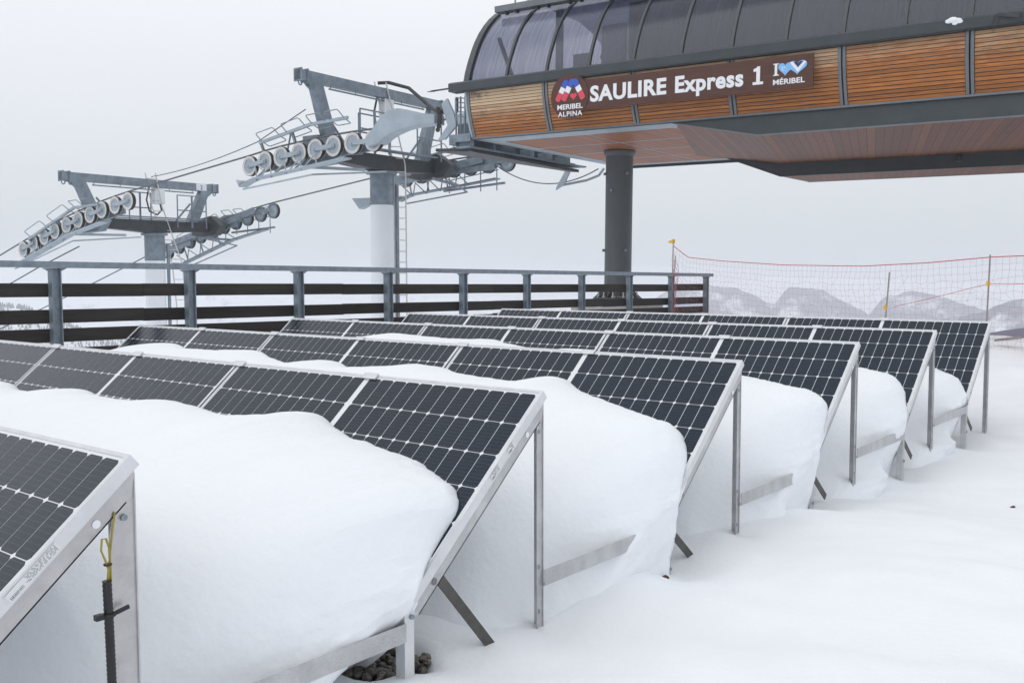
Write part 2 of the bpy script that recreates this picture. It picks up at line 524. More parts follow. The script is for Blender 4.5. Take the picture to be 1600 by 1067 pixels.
def soffit_material(name, ang, c1, c2):
    """narrow tongue-and-groove strips, too far off to tell apart singly"""
    m = bpy.data.materials.new(name)
    m.use_nodes = True
    nt = m.node_tree; b = nt.nodes["Principled BSDF"]
    b.inputs["Roughness"].default_value = 0.5
    tc = nt.nodes.new("ShaderNodeTexCoord"); mp = nt.nodes.new("ShaderNodeMapping")
    mp.inputs["Rotation"].default_value = (0, 0, ang)
    nt.links.new(tc.outputs["Object"], mp.inputs["Vector"])
    sp = nt.nodes.new("ShaderNodeSeparateXYZ"); nt.links.new(mp.outputs[0], sp.inputs[0])
    mu = nt.nodes.new("ShaderNodeMath"); mu.operation = 'MULTIPLY'; mu.inputs[1].default_value = 7.5
    nt.links.new(sp.outputs["X"], mu.inputs[0])
    fl = nt.nodes.new("ShaderNodeMath"); fl.operation = 'FLOOR'; nt.links.new(mu.outputs[0], fl.inputs[0])
    wn = nt.nodes.new("ShaderNodeTexWhiteNoise"); wn.noise_dimensions = '1D'; nt.links.new(fl.outputs[0], wn.inputs["W"])
    n = nt.nodes.new("ShaderNodeTexNoise"); n.inputs["Scale"].default_value = 3.0; n.inputs["Detail"].default_value = 6
    mp2 = nt.nodes.new("ShaderNodeMapping"); mp2.inputs["Scale"].default_value = (9, 0.7, 1)
    nt.links.new(mp.outputs[0], mp2.inputs["Vector"]); nt.links.new(mp2.outputs[0], n.inputs["Vector"])
    av = nt.nodes.new("ShaderNodeMath"); av.operation = 'MULTIPLY_ADD'; av.inputs[1].default_value = 0.45
    nt.links.new(wn.outputs["Value"], av.inputs[0])
    hf = nt.nodes.new("ShaderNodeMath"); hf.operation = 'MULTIPLY'; hf.inputs[1].default_value = 0.6
    nt.links.new(n.outputs["Fac"], hf.inputs[0]); nt.links.new(hf.outputs[0], av.inputs[2])
    mx = nt.nodes.new("ShaderNodeMixRGB"); mx.inputs["Color1"].default_value = (*c1, 1); mx.inputs["Color2"].default_value = (*c2, 1)
    nt.links.new(av.outputs[0], mx.inputs["Fac"])
    fr = nt.nodes.new("ShaderNodeMath"); fr.operation = 'FRACT'; nt.links.new(mu.outputs[0], fr.inputs[0])
    lt = nt.nodes.new("ShaderNodeMath"); lt.operation = 'LESS_THAN'; lt.inputs[1].default_value = 0.09; nt.links.new(fr.outputs[0], lt.inputs[0])
    m2 = nt.nodes.new("ShaderNodeMixRGB"); m2.inputs["Color2"].default_value = (0.03, 0.015, 0.01, 1)
    nt.links.new(lt.outputs[0], m2.inputs["Fac"]); nt.links.new(mx.outputs[0], m2.inputs["Color1"])
    nt.links.new(m2.outputs[0], b.inputs["Base Color"])
    return m


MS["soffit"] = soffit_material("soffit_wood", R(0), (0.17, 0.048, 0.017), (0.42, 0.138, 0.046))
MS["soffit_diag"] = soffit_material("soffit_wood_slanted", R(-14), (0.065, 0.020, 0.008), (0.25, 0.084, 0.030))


def tinted_glass():
    m = bpy.data.materials.new("smoked_polycarbonate")
    m.use_nodes = True
    nt = m.node_tree
    nt.nodes.remove(nt.nodes["Principled BSDF"])
    out = nt.nodes["Material Output"]
    tr = nt.nodes.new("ShaderNodeBsdfTransparent"); tr.inputs[0].default_value = (0.68, 0.69, 0.79, 1)
    df = nt.nodes.new("ShaderNodeBsdfPrincipled"); df.inputs["Base Color"].default_value = (0.03, 0.03, 0.038, 1); df.inputs["Roughness"].default_value = 0.6; df.inputs["Specular IOR Level"].default_value = 0.0
    tc = nt.nodes.new("ShaderNodeTexCoord"); mp = nt.nodes.new("ShaderNodeMapping"); mp.inputs["Scale"].default_value = (7, 0.35, 0.25)
    nt.links.new(tc.outputs["Object"], mp.inputs["Vector"])
    n = nt.nodes.new("ShaderNodeTexNoise"); n.inputs["Scale"].default_value = 3.5; n.inputs["Detail"].default_value = 7; n.inputs["Roughness"].default_value = 0.7
    nt.links.new(mp.outputs[0], n.inputs["Vector"])
    # dried meltwater runs on the outside
    rp = nt.nodes.new("ShaderNodeValToRGB"); e = rp.color_ramp.elements
    e[0].position, e[0].color = 0.42, (0.016, 0.019, 0.032, 1); e[1].position, e[1].color = 0.78, (0.090, 0.104, 0.145, 1)
    nt.links.new(n.outputs["Fac"], rp.inputs["Fac"]); nt.links.new(rp.outputs[0], df.inputs["Base Color"])
    mr = nt.nodes.new("ShaderNodeMapRange"); mr.inputs["From Min"].default_value = 0.35; mr.inputs["From Max"].default_value = 0.7; mr.inputs["To Min"].default_value = 0.24; mr.inputs["To Max"].default_value = 0.5
    nt.links.new(n.outputs["Fac"], mr.inputs["Value"])
    mx = nt.nodes.new("ShaderNodeMixShader")
    nt.links.new(mr.outputs[0], mx.inputs[0]); nt.links.new(tr.outputs[0], mx.inputs[1]); nt.links.new(df.outputs[0], mx.inputs[2])
    gs = nt.nodes.new("ShaderNodeBsdfGlossy"); gs.inputs["Roughness"].default_value = 0.14; gs.inputs["Color"].default_value = (0.92, 0.95, 1, 1)
    lw = nt.nodes.new("ShaderNodeLayerWeight"); pw = nt.nodes.new("ShaderNodeMath"); pw.operation = 'POWER'; pw.inputs[1].default_value = 4.0
    nt.links.new(lw.outputs["Facing"], pw.inputs[0])
    fr = nt.nodes.new("ShaderNodeMath"); fr.operation = 'MULTIPLY_ADD'; fr.inputs[1].default_value = 0.6; fr.inputs[2].default_value = 0.035
    nt.links.new(pw.outputs[0], fr.inputs[0])
    m3 = nt.nodes.new("ShaderNodeMixShader")
    nt.links.new(fr.outputs[0], m3.inputs[0]); nt.links.new(mx.outputs[0], m3.inputs[1]); nt.links.new(gs.outputs[0], m3.inputs[2])
    nt.links.new(m3.outputs[0], out.inputs["Surface"])
    return m


MS["smoked"] = tinted_glass()

# ------------------------------------------------------------------ common dimensions of the array field
S = 1.7234          # row pitch
TILT = 0.71055
CT, ST = math.cos(TILT), math.sin(TILT)
LP = 0.992          # panel length down the slope
HALF = 1.0032       # half module pitch
ZTOP = 1.0          # height of the upper panel edge


def bumps(x, base, amp=0.085, seed=0):
    """snow line on the glass: higher up at every joint of the modules"""
    x = np.asarray(x, float)
    d = np.abs((x / HALF) - np.round(x / HALF)) * HALF
    return base - amp * np.exp(-(d / 0.16) ** 2) + 0.03 * fbm(x * 1.3, x * 0 + seed * 3.3, 3, seed)


LINES = {  # (x along the row, distance down the slope) where the snow meets the glass
 1: [(-4.166, .397), (-4.008, .367), (-3.785, .425), (-3.253, .404), (-3.045, .336), (-2.884, .383), (-2.314, .365), (-2.103, .331), (-1.945, .344), (-1.737, .369), (-1.477, .373), (-1.166, .329), (-1.067, .281), (-.943, .333), (-.758, .381), (-.583, .404), (-.34, .437), (-.201, .488), (-.102, .526), (-.054, .568), (-.035, .609), (-.033, .723), (-.018, .871), (-.007, .96)],
 2: [(-6.6, 1.0), (-5.8, .92), (-5.5, .62), (-5.281, .34), (-5.177, .262), (-5.039, .229), (-4.849, .293), (-4.704, .298), (-4.317, .284), (-4.081, .242), (-3.91, .233), (-3.755, .285), (-3.432, .34), (-3.174, .328), (-3.1, .293), (-2.994, .271), (-2.915, .284), (-2.802, .338), (-2.488, .328), (-2.22, .281), (-2.099, .246), (-2.018, .263), (-1.922, .255), (-1.811, .296), (-1.584, .316), (-1.322, .331), (-1.155, .328), (-1.071, .293), (-.978, .271), (-.916, .301), (-.82, .356), (-.649, .396), (-.412, .462), (-.253, .496), (-.177, .513), (-.13, .537), (-.086, .587), (-.041, .666), (-.012, .75), (-.002, .83), (.012, .95)],
 3: [(-6.6, 1.0), (-5.4, .85), (-4.8, .50), (-4.344, .236), (-4.121, .193), (-3.796, .212), (-3.392, .232), (-3.181, .215), (-3.001, .192), (-2.91, .225), (-2.5, .28), (-2.15, .26), (-1.99, .25), (-1.85, .3), (-1.4, .34), (-1.1, .30), (-.95, .31), (-.85, .38), (-.644, .416), (-.489, .443), (-.266, .48), (-.15, .503), (-.075, .54), (-.03, .591), (-.012, .671), (.0, .777), (.008, .95)],
 4: [(-6.6, 1.0), (-4.6, .80), (-3.4, .50), (-2.6, .36), (-2.0, .31), (-1.7, .38), (-1.0, .36), (-.8, .43), (-.469, .505), (-.304, .534), (-.188, .559), (-.125, .616), (-.062, .712), (-.02, .875), (-.012, .97)],
 5: [(-6.6, 1.0), (-4.6, .85), (-3.4, .6), (-2.4, .45), (-2.0, .40), (-1.5, .5), (-1.0, .50), (-.7, .6), (-.399, .67), (-.319, .70), (-.186, .746), (-.111, .788), (-.068, .864), (-.03, .97)],
}
BASES = {1: .40, 2: .31, 3: .25, 4: .33, 5: .42}


def snow_line(k, x):
    if k not in LINES:
        return np.full(np.shape(x), 0.9)
    P = np.array(LINES[k])
    return np.where(np.asarray(x) < P[0, 0], bumps(x, BASES[k], seed=k), np.interp(x, P[:, 0], P[:, 1]))


def ground_z(x, y):
    x = np.asarray(x, float); y = np.asarray(y, float)
    z = 0.06 - 0.12 * sstep(1.9, 3.6, y)
    z = z + 0.085 * fbm(x * 0.5, y * 0.5, 3, 2) + 0.055 * fbm(x * 1.6, y * 1.6, 3, 4) + 0.028 * fbm(x * .9 + y * .5, y * 3.1 - x * .8, 3, 26) * sstep(.2, 1.2, x) + 0.007 * fbm(x * 7, y * 7, 3, 6)
    # deeper, untouched snow outside the row ends
    z = z + 0.075 * sstep(0.12, 0.75, x + 0.14 * fbm(x * 1.1, y * 1.1, 3, 9)) * (1 - sstep(1.0, 3.2, y))
    # bank at the far side
    z = z + 0.62 * sstep(7.3, 10.5, y + 0.5 * fbm(x * .4, y * .4, 2, 12)) + 0.05 * fbm(x * 1.2, y * 1.2, 3, 14) * sstep(7.2, 9, y)
    # thawed hollow round the front post of the second row
    hx, hy = x + 0.23 + .04 * fbm(x * 9, y * 9, 2, 8), y + 0.66 + .04 * fbm(x * 9, y * 9, 2, 18)
    h = np.exp(-((hx / 0.165) ** 2 + (hy / 0.13) ** 2) ** 2)
    z = z + 0.06 * np.exp(-(((x + .15) / .5) ** 2 + ((y + .6) / .42) ** 2)) - 0.16 * h
    for (qx, qy, qr, qd) in ((0.10, -0.42, 0.16, .03), (0.03, 1.02, .2, .06), (0.02, 2.75, .17, .05), (0.02, 4.45, .16, .05), (0.03, 6.15, .2, .05), (0.02, 1.72, .08, .03), (0.02, 3.45, .08, .03)):
        z = z - qd * np.exp(-(((x - qx) / qr) ** 2 + ((y - qy) / qr) ** 2))
    return z


# ------------------------------------------------------------------ terrain
def axis(lo, hi, step, far, grow=1.16):
    a = list(np.arange(lo, hi + 1e-6, step))
    s, p = step, hi
    while p < far:
        s *= grow; p += s; a.append(p)
    s, p = step, lo
    while p > -far:
        s *= grow; p -= s; a.insert(0, p)
    return np.array(a)


ax_ = axis(-1.6, 4.2, 0.045, 2000)
ay_ = axis(-2.6, 9.5, 0.05, 2000)
GX, GY = np.meshgrid(ax_, ay_, indexing="ij")
GZ = ground_z(np.clip(GX, -12, 22), np.clip(GY, -14, 22))
dx_ = np.maximum(np.maximum(-7.0 - GX, GX - 20), 0)
dy_ = np.maximum(np.maximum(-12 - GY, GY - 11.5), 0)
dd = np.hypot(dx_, dy_)
drop = np.where(dd < 5, 0.10 * dd ** 2, 2.5 + 0.62 * (dd - 5))
drop = 330 * (1 - np.exp(-drop / 330))
GZ = GZ - drop + 14 * fbm(GX / 90, GY / 90, 5, 21) * sstep(30, 260, dd)
terrain = grid_mesh("snow_ground", GX, GY, GZ, MS["snow"])
tag(terrain, "white fresh snow covering the ground around the panels", kind="structure")


def ridge(name, crest, dist, depth, forest, seed, base=-330, jag=0.02, zscale=1.0):
    """mountain: crest = list of (bearing from +Y in degrees to the left, crest height), front and back slopes"""
    crest = sorted(crest)
    b0, b1 = crest[0][0], crest[-1][0]
    nb, nr = 260, 46
    B = np.linspace(b0, b1, nb)
    Hc = np.interp(B, [c[0] for c in crest], [c[1] for c in crest])
    Hc = Hc + jag * dist * (fbm(B * 0.45, B * 0 + seed, 5, seed)) * 0.35
    T = np.linspace(-1, 1, nr)
    Bm, Tm = np.meshgrid(B, T, indexing="ij")
    D = dist + Tm * depth + 0.12 * depth * fbm(Bm * .25, Tm * 2, 3, seed + 3)
    Hm = np.repeat(Hc[:, None], nr, 1)
    Z = base + (Hm - base) * (1 - np.abs(Tm) ** 1.15) + 0.05 * depth * fbm(Bm * .6, Tm * 5, 5, seed + 7) * np.minimum(1, 3 * np.abs(Tm))
    X = CAM[0] - np.sin(np.radians(Bm)) * D
    Y = CAM[1] + np.cos(np.radians(Bm)) * D
    o = grid_mesh(name, X, Y, Z, MS["hill"])
    a = o.data.attributes.new("forest", 'FLOAT', 'POINT')
    fv = forest(Bm, Tm, Z)
    a.data.foreach_set("value", np.asarray(fv, np.float32).ravel())
    return o


def bear(px):      # bearing (deg left of +Y) of an image column, used once to place the ridges round the compass
    return 39.4375 - math.degrees(math.atan((px - 800) / FPX))


def hgt(py, d):    # height at distance d that stands at a given elevation angle
    return CAM[2] + d * (428.5 - py) / FPX


R1 = [(bear(px), hgt(py, 1650)) for px, py in [(-500, 452), (0, 446), (120, 440), (260, 452), (500, 462), (800, 462), (1000, 455), (1100, 440), (1250, 434), (1380, 437), (1500, 440), (1700, 436), (2200, 446)]]
far_m = ridge("mountain", R1, 1650, 280, lambda b, t, z: 0.40 + 0.0 * z, 31)
tag(far_m, kind="structure")
R2 = [(bear(px), hgt(py, 1100)) for px, py in [(700, 520), (980, 480), (1060, 445), (1110, 443), (1150, 448), (1210, 472), (1235, 450), (1285, 447), (1330, 466), (1358, 486), (1378, 462), (1420, 447), (1455, 450), (1500, 470), (1560, 484), (1800, 500)]]
mid_m = ridge("mountain", R2, 1100, 230, lambda b, t, z: 0.60 + 0.0 * z, 41, jag=0.030)
tag(mid_m, kind="structure")
R3 = [(bear(px), hgt(py, 780)) for px, py in [(1300, 520), (1390, 496), (1470, 485), (1540, 470), (1600, 459), (1720, 440), (2100, 430)]]
right_m = ridge("mountain", R3, 780, 190, lambda b, t, z: 0.58 + 0.0 * z, 51, jag=0.020)
tag(right_m, kind="structure")
R4 = [(bear(px), hgt(py, 240)) for px, py in [(1380, 560), (1480, 516), (1553, 502), (1600, 495), (1750, 486), (2100, 484)]]
near_m = ridge("wooded_hill", R4, 240, 55, lambda b, t, z: 0.68 + 0.0 * z, 61, base=-140, jag=0.006)
tag(near_m, kind="structure")
R5 = [(bear(px), hgt(py, 640)) for px, py in [(-600, 440), (-200, 452), (0, 461), (40, 465), (78, 482), (140, 506), (240, 515), (400, 530), (700, 560)]]
left_m = ridge("mountain", R5, 640, 190, lambda b, t, z: 0.30 + 0.0 * z, 71, jag=0.004)
tag(left_m, kind="structure")

# spruces on the left-hand slope, far too many to count
tm = MB()
lm = left_m.data
co = np.zeros(len(lm.vertices) * 3); lm.vertices.foreach_get("co", co); co = co.reshape(260, 46, 3)
for _ in range(9000):
    bi = rng.random() * 258 if rng.random() < .3 else 258 * (rng.uniform(60.5, 74) - 43.2) / (82.2 - 43.2)
    ti = rng.random() ** 0.7 * 23
    i, j = int(bi), int(ti)
    fu, fv = bi - i, ti - j
    p = co[i, j] * (1 - fu) * (1 - fv) + co[i + 1, j] * fu * (1 - fv) + co[i, j + 1] * (1 - fu) * fv + co[i + 1, j + 1] * fu * fv
    if fbm(p[0] / 60, p[1] / 60, 2, 5) < -0.25:
        continue
    h = rng.uniform(2.0, 3.6); r = h * 0.25
    a0 = rng.random() * 6
    ring = [(p[0] + r * math.cos(a0 + 6.283 * k / 5), p[1] + r * math.sin(a0 + 6.283 * k / 5), p[2] - 0.2) for k in range(5)]
    tm.add(ring + [(p[0], p[1], p[2] + h)], [(k, (k + 1) % 5, 5) for k in range(5)])
spruces = tm.build("spruce_forest", MS["conifer"], recalc=False)
tag(spruces, "small dark spruces scattered over the snowy slope behind the railing", "forest", kind="stuff")

# ------------------------------------------------------------------ haze: closed box of even, pale air
HX = float(max(np.abs(GX).max(), np.abs(GY).max())) + 25
hz = MB().box((-HX, -HX, min(float(GZ.min()), -345) - 1), (HX, HX, 14))
haze = hz.build("haze", [])
hm = bpy.data.materials.new("hazy_air")
hm.use_nodes = True
hm.node_tree.nodes.remove(hm.node_tree.nodes["Principled BSDF"])
pv = hm.node_tree.nodes.new("ShaderNodeVolumePrincipled")
pv.inputs["Color"].default_value = (0.93, 0.955, 1.0, 1)
pv.inputs["Density"].default_value = 0.0011
pv.inputs["Anisotropy"].default_value = 0.0
hm.node_tree.links.new(pv.outputs[0], hm.node_tree.nodes["Material Output"].inputs["Volume"])
haze.data.materials.append(hm)
tag(haze, "pale winter haze hanging over the valley", kind="stuff")

# ------------------------------------------------------------------ solar arrays
CW, CH = 0.0765, 0.1552


def chamfer_mesh():
    w, h, c, t = CW / 2, CH / 2, 0.0085, 0.0008
    pr = [(-w + c, -h), (w - c, -h), (w, -h + c), (w, h - c), (w - c, h), (-w + c, h), (-w, h - c), (-w, -h + c)]
    b = MB()
    n = 8
    b.add([(x, y, t) for x, y in pr] + [(x, y, 0) for x, y in pr], [tuple(range(n))] + [(i, i + n, (i + 1) % n + n, (i + 1) % n) for i in range(n)])
    return b.mesh("cell", MS["cell"], recalc=False)


CELL = chamfer_mesh()
ML = 1.990


def module_meshes():
    """local frame: x along the row (0 = right outer edge, negative left), y up the slope (0 = upper edge, negative down), z out of the glass"""
    bs = MB().box((-ML + .010, -LP + .010, -.006), (-.010, -.010, -.0005)).mesh("backsheet", MS["backsheet"])
    fr = MB()
    d, lip, t = -.036, .012, .002
    fr.box((-ML, -lip, d), (0, 0, t))
    fr.box((-ML, -LP, d), (0, -LP + lip, t))
    fr.box((-lip, -LP + lip, d), (0, -lip, t))
    fr.box((-ML, -LP + lip, d), (-ML + lip, -lip, t))
    frm = fr.mesh("frame", MS["alu"])
    return bs, frm


BACK, FRAME = module_meshes()


def cell_pos(h, c, r):
    off = 0.0 if h == 0 else -0.995
    x = -(.0205 if h == 0 else .0165) + off - 0.0785 / 2 - c * 0.0800
    y = -.0215 - 0.157 / 2 - r * 0.1584
    return x, y


def hidden_by_previous(P, k):
    """is the point behind the panels of the row in front, or out of the picture?"""
    d = P - CAM
    dep = d @ fw
    if dep < 0.1:
        return True
    px, py = 800 + FPX * (d @ rt) / dep, 533.5 - FPX * (d @ up) / dep
    if not (-60 < px < 1660 and -60 < py < 1120):
        return True
    if k == 0:
        return False
    y0 = (k - 2) * S
    n = np.array([0, -ST, CT]); P0 = np.array([0, y0, ZTOP])
    den = d @ n
    t = ((P0 - CAM) @ n) / den
    if 0 < t < 1:
        Q = CAM + d * t
        s = (Q - P0) @ np.array([0, -CT, -ST])
        if -6.03 < Q[0] < 0 and 0 < s < LP:
            return True
    return False


ROWLAB = [
    "nearest row of solar panels, black conduit on its end post",
    "second row of solar panels from the camera, its front post standing in bare gravel",
    "third row of solar panels from the camera, tall rounded snow bulge under its right end",
    "fourth row of solar panels from the camera, counted from the bottom left corner",
    "fifth row of solar panels, second from last before the red safety net",
    "farthest row of solar panels, directly in front of the red safety net",
]
SLOPE_ROT = (TILT, 0, 0)
bolt_mesh = MB().lathe([(.009, 0), (.009, .006)], (0, 0, 0), (1, 0, 0), 8).mesh("bolt", MS["galv"])


def lprofile(mb, x, y, z0, z1, w, t, sx, sy):
    """L-section upright: one leg in x, one in y"""
    mb.box((min(x, x + sx * w), min(y, y + sy * t), z0), (max(x, x + sx * w), max(y, y + sy * t), z1))
    ya, yb = sorted((y + sy * t * 1.0005, y + sy * w))
    mb.box((min(x, x + sx * t), ya, z0), (max(x, x + sx * t), yb, z1))


for k in range(6):
    y0 = (k - 1) * S
    row = empty("solar_array", (0, y0, 0))
    tag(row, ROWLAB[k], "solar panels", "rows of solar panels in the snow")
    cand, rest = [], []
    modules = []
    for mi in range(3):
        # module frame in row coordinates
        mod = link("solar_module", BACK, row, (-mi * 2 * HALF, 0, ZTOP), SLOPE_ROT)
        link("frame", FRAME, mod)
        modules.append(mod)
        for h in range(2):
            for c in range(12):
                for r in range(6):
                    cx_, cy_ = cell_pos(h, c, r)
                    gx = cx_ - mi * 2 * HALF
                    s_top = -cy_ - CH / 2
                    if k in LINES and s_top > snow_line(k, gx) + 0.10 and gx < -0.12:
                        continue                      # under the snow
                    vis = False
                    for q in (0.48, 0.0):
                        P = np.array([gx, y0 + CT * (cy_ + q * CH), ZTOP + ST * (cy_ + q * CH)])
                        if not hidden_by_previous(P, k):
                            vis = True
                    d = np.linalg.norm(np.array([gx, y0, 1]) - CAM)
                    (cand if vis else rest).append((d, mi, cx_, cy_))
    cand.sort()
    for d, mi, cx_, cy_ in cand[:300]:
        link("cell", CELL, modules[mi], (cx_, cy_, -.0004))
    rest += cand[300:]
    by = {}
    for d, mi, cx_, cy_ in rest:
        by.setdefault(mi, []).append((cx_, cy_))
    for mi in by:
        b = MB()
        for cx_, cy_ in by[mi]:
            b.box((cx_ - CW / 2, cy_ - CH / 2, -.0004), (cx_ + CW / 2, cy_ + CH / 2, .0003))
        tag(b.build("cell_field", MS["cell"], modules[mi], recalc=False), kind="stuff")
    # clips on the upper edge
    clip = MB().box((-.045, -.03, .0025), (.045, .004, .010))
    cm = clip.mesh("clip", MS["alu"])
    for j in range(1, 6):
        link("clip", cm, modules[min(2, j // 2)], (-(j * HALF) + min(2, j // 2) * 2 * HALF + .02, 0, 0))
    # carrying structure at every module joint
    for j, x in enumerate((0.0, -2.0064, -4.0128, -6.016)):
        xo = -0.001 if j == 0 else x
        xc = xo - .009
        ch = MB()
        nrm = Vector((0, -ST, CT))
        dn = Vector((0, -CT, -ST))
        o_ = Vector((xc, 0, ZTOP)) - nrm * 0.037
        # C-channel under the panel edge: web facing the row end plus a lower flange
        wdt, dep = 0.04, 0.050
        def sl(pt_s, n_):
            return o_ + dn * pt_s - nrm * n_
        f0, f1 = 0.012, LP + .002
        web = [sl(f0, 0), sl(f1 - .02, 0), sl(f1 + .005, dep * .55), sl(f1 - .012, dep), sl(f0 + .058, dep)]
        ch.prism(web, None, (-0.004, 0, 0))
        ch.prism([sl(f0 + .075, dep), sl(f1 - .012, dep), sl(f1 - .012, dep - .004), sl(f0 + .075, dep - .004)], None, (-wdt, 0, 0))
        chan = ch.build("side_channel", MS["alu_dark" if k == 0 else "alu_dull"], row)
        # open hole near the top, brightness behind it painted as white disc; bolt near the foot
        if j == 0:
            pl = MB()
            c1 = sl(.175, .026)
            pl.lathe([(.011, 0), (.011, .0015)], c1 + Vector((.0006, 0, 0)), (1, 0, 0), 16)
            pl.build("channel_disc", MS["white"], chan)
            pb = MB(); pb.lathe([(.013, 0), (.013, .0015)], sl(.86, .026) + Vector((.0006, 0, 0)), (1, 0, 0), 16)
            pb.build("channel_disc", MS["grey_trim"], chan)
        rp = MB()
        lprofile(rp, xo - .015, .012, -.25, ZTOP - .055, .066 if k == 0 else .038, .004, -1, -1)
        if j == 0:
            wl = .066 if k == 0 else .038
            rp.box((xo - .0152, .0125, -.25), (xo - .011, .0165, ZTOP - .05)); rp.box((xo - .0149, .012 - wl - .003, -.25), (xo - .010, .012 - wl + .0035, ZTOP - .09))
        rpost = rp.build("rear_post", MS["alu_dark" if k == 0 else "alu_dull"], row)
        fp = MB()
        yf = -LP * CT + .012
        zf_ = ZTOP - LP * ST - .03
        lprofile(fp, xo - .004, yf - .02, -.25, zf_ - .002, .044, .004, -1, 1)
        fp.box((xo - .048, yf - .0195, -.25), (xo - .044, yf + .024, zf_ - .004))
        fp.build("front_post", MS["alu"] if k == 1 else MS["alu_dull"], row)
        if j == 0:
            for zz in (.84, .30, .12):
                link("bolt", bolt_mesh, rpost, (xo - .0148, -.016, zz))
            for zz in (.30, .05):
                link("bolt", bolt_mesh, rpost, (xo - .0038, yf + .012, zz))
        br = MB()
        if k <= 1:
            br.bar((xo - .05, -.55, .385), (xo - .03, -.235, -.0), .006, .040, (0, 1, .8))
        else:
            br.bar((xo - .05, -.735, .285), (xo - .03, -.46, .035), .006, .040, (0, 1, .8))
        br.build("brace", MS["brace"], row)
        # rail that links the rear post to the next row's front post
        if k < 5:
            rl = MB()
            ya, yb = 0.012, S - LP * CT - .004
            rl.box((xo - .0035, ya, .222), (xo + .0, yb, .285))
            rl.box((xo - .030, ya, .2185), (xo - .0035, yb, .2215))
            rl.build("link_rail", MS["alu_dull"], row)
    # long rails under the modules
    pr_ = MB()
    for s_ in (.18, .80):
        c = Vector((0, -CT * s_, ZTOP - ST * s_)) - Vector((0, -ST, CT)) * .055
        pr_ = MB()
        pr_.bar(c + Vector((-.06, 0, 0)), c + Vector((-6.0, 0, 0)), .035, .035, (0, -ST, CT))
        pr_.build("purlin", MS["alu_dull"], row)
    if k <= 1:
        # printed rating sticker on the frame edge
        base = Vector((0.0012, 0, ZTOP))
        nrm = Vector((0, -ST, CT)); dn = Vector((0, -CT, -ST))
        for (sa, sb_) in (((.27, .43),) if k == 0 else ((.26, .30), (.37, .43))):
            st = MB()
            q = [base + dn * sa - nrm * .006, base + dn * sb_ - nrm * .006, base + dn * sb_ - nrm * .030, base + dn * sa - nrm * .030]
            st.prism(q, None, (.0006, 0, 0))
            stk = st.build("sticker", MS["sticker"], row)
            bc = MB()

            def dash(a, c_, n0, n1):
                q = [base + dn * a - nrm * n0, base + dn * c_ - nrm * n0, base + dn * c_ - nrm * n1, base + dn * a - nrm * n1]
                bc.prism([p + Vector((.0007, 0, 0)) for p in q], None, (.0003, 0, 0))
            for r_ in range(6):
                a = sa + .006
                while a < sb_ - (.06 if sb_ - sa > .1 else .02):
                    w_ = rng.uniform(.003, .011)
                    dash(a, a + w_, .0085 + r_ * .0034, .0085 + r_ * .0034 + .0011)
                    a += w_ + rng.uniform(.002, .006)
            for i in range(12):
                a = sb_ - .045 + i * .0034 if sb_ - sa > .1 else sb_ - .016 + i * .0012
                dash(a, a + rng.uniform(.0008, .002) * (1 if sb_ - sa > .1 else .4), .019, .027)
            bc.build("printed_lines", MS["ink"], stk)
    if k == 0:
        # corrugated conduit with earth wire, tied to the post
        cd = MB()
        pts, rs = [], []
        for i in range(150):
            z = -.2 + i * .0060
            pts.append((.006, -.075 + .004 * math.sin(z * 5), z)); rs.append(.0120 if i % 2 else .0104)
        cd.tube(pts, rs, 12)
        cond = cd.build("conduit", MS["conduit"], row, smooth=40)
        wv = MB()
        lp = [(.006, -.072, .68), (.006, -.071, .72), (.010, -.080, .745), (.012, -.092, .775), (.010, -.088, .803), (.004, -.074, .800), (.004, -.067, .775), (.004, -.066, .745), (.006, -.072, .715), (.006, -.075, .69)]
        wv.tube(lp, .0027, 8)
        wv.tube([(.006, -.066, .69), (.002, -.064, .76), (-.004, -.052, .82), (-.006, -.044, .86)], .0026, 8)
        wv.build("earth_wire", MS["wire_yellow"], row, smooth=True)
        for z in (.607, .735):
            tb = MB()
            r_ = .0140 if z < .7 else .008
            tb.tube([(.006 + r_ * math.cos(a), -.073 + r_ * math.sin(a), z) for a in np.linspace(0, 6.283, 13)[:-1]], .0045 if z < .7 else .003, 6, closed=True)
            if z < .7:
                tb.bar((.006, -.090, .607), (.006, -.110, .607), .016, .014)
                tb.bar((.006, -.055, .607), (.006, -.020, .614), .006, .010)
            tb.build("cable_tie", MS["conduit"], row)


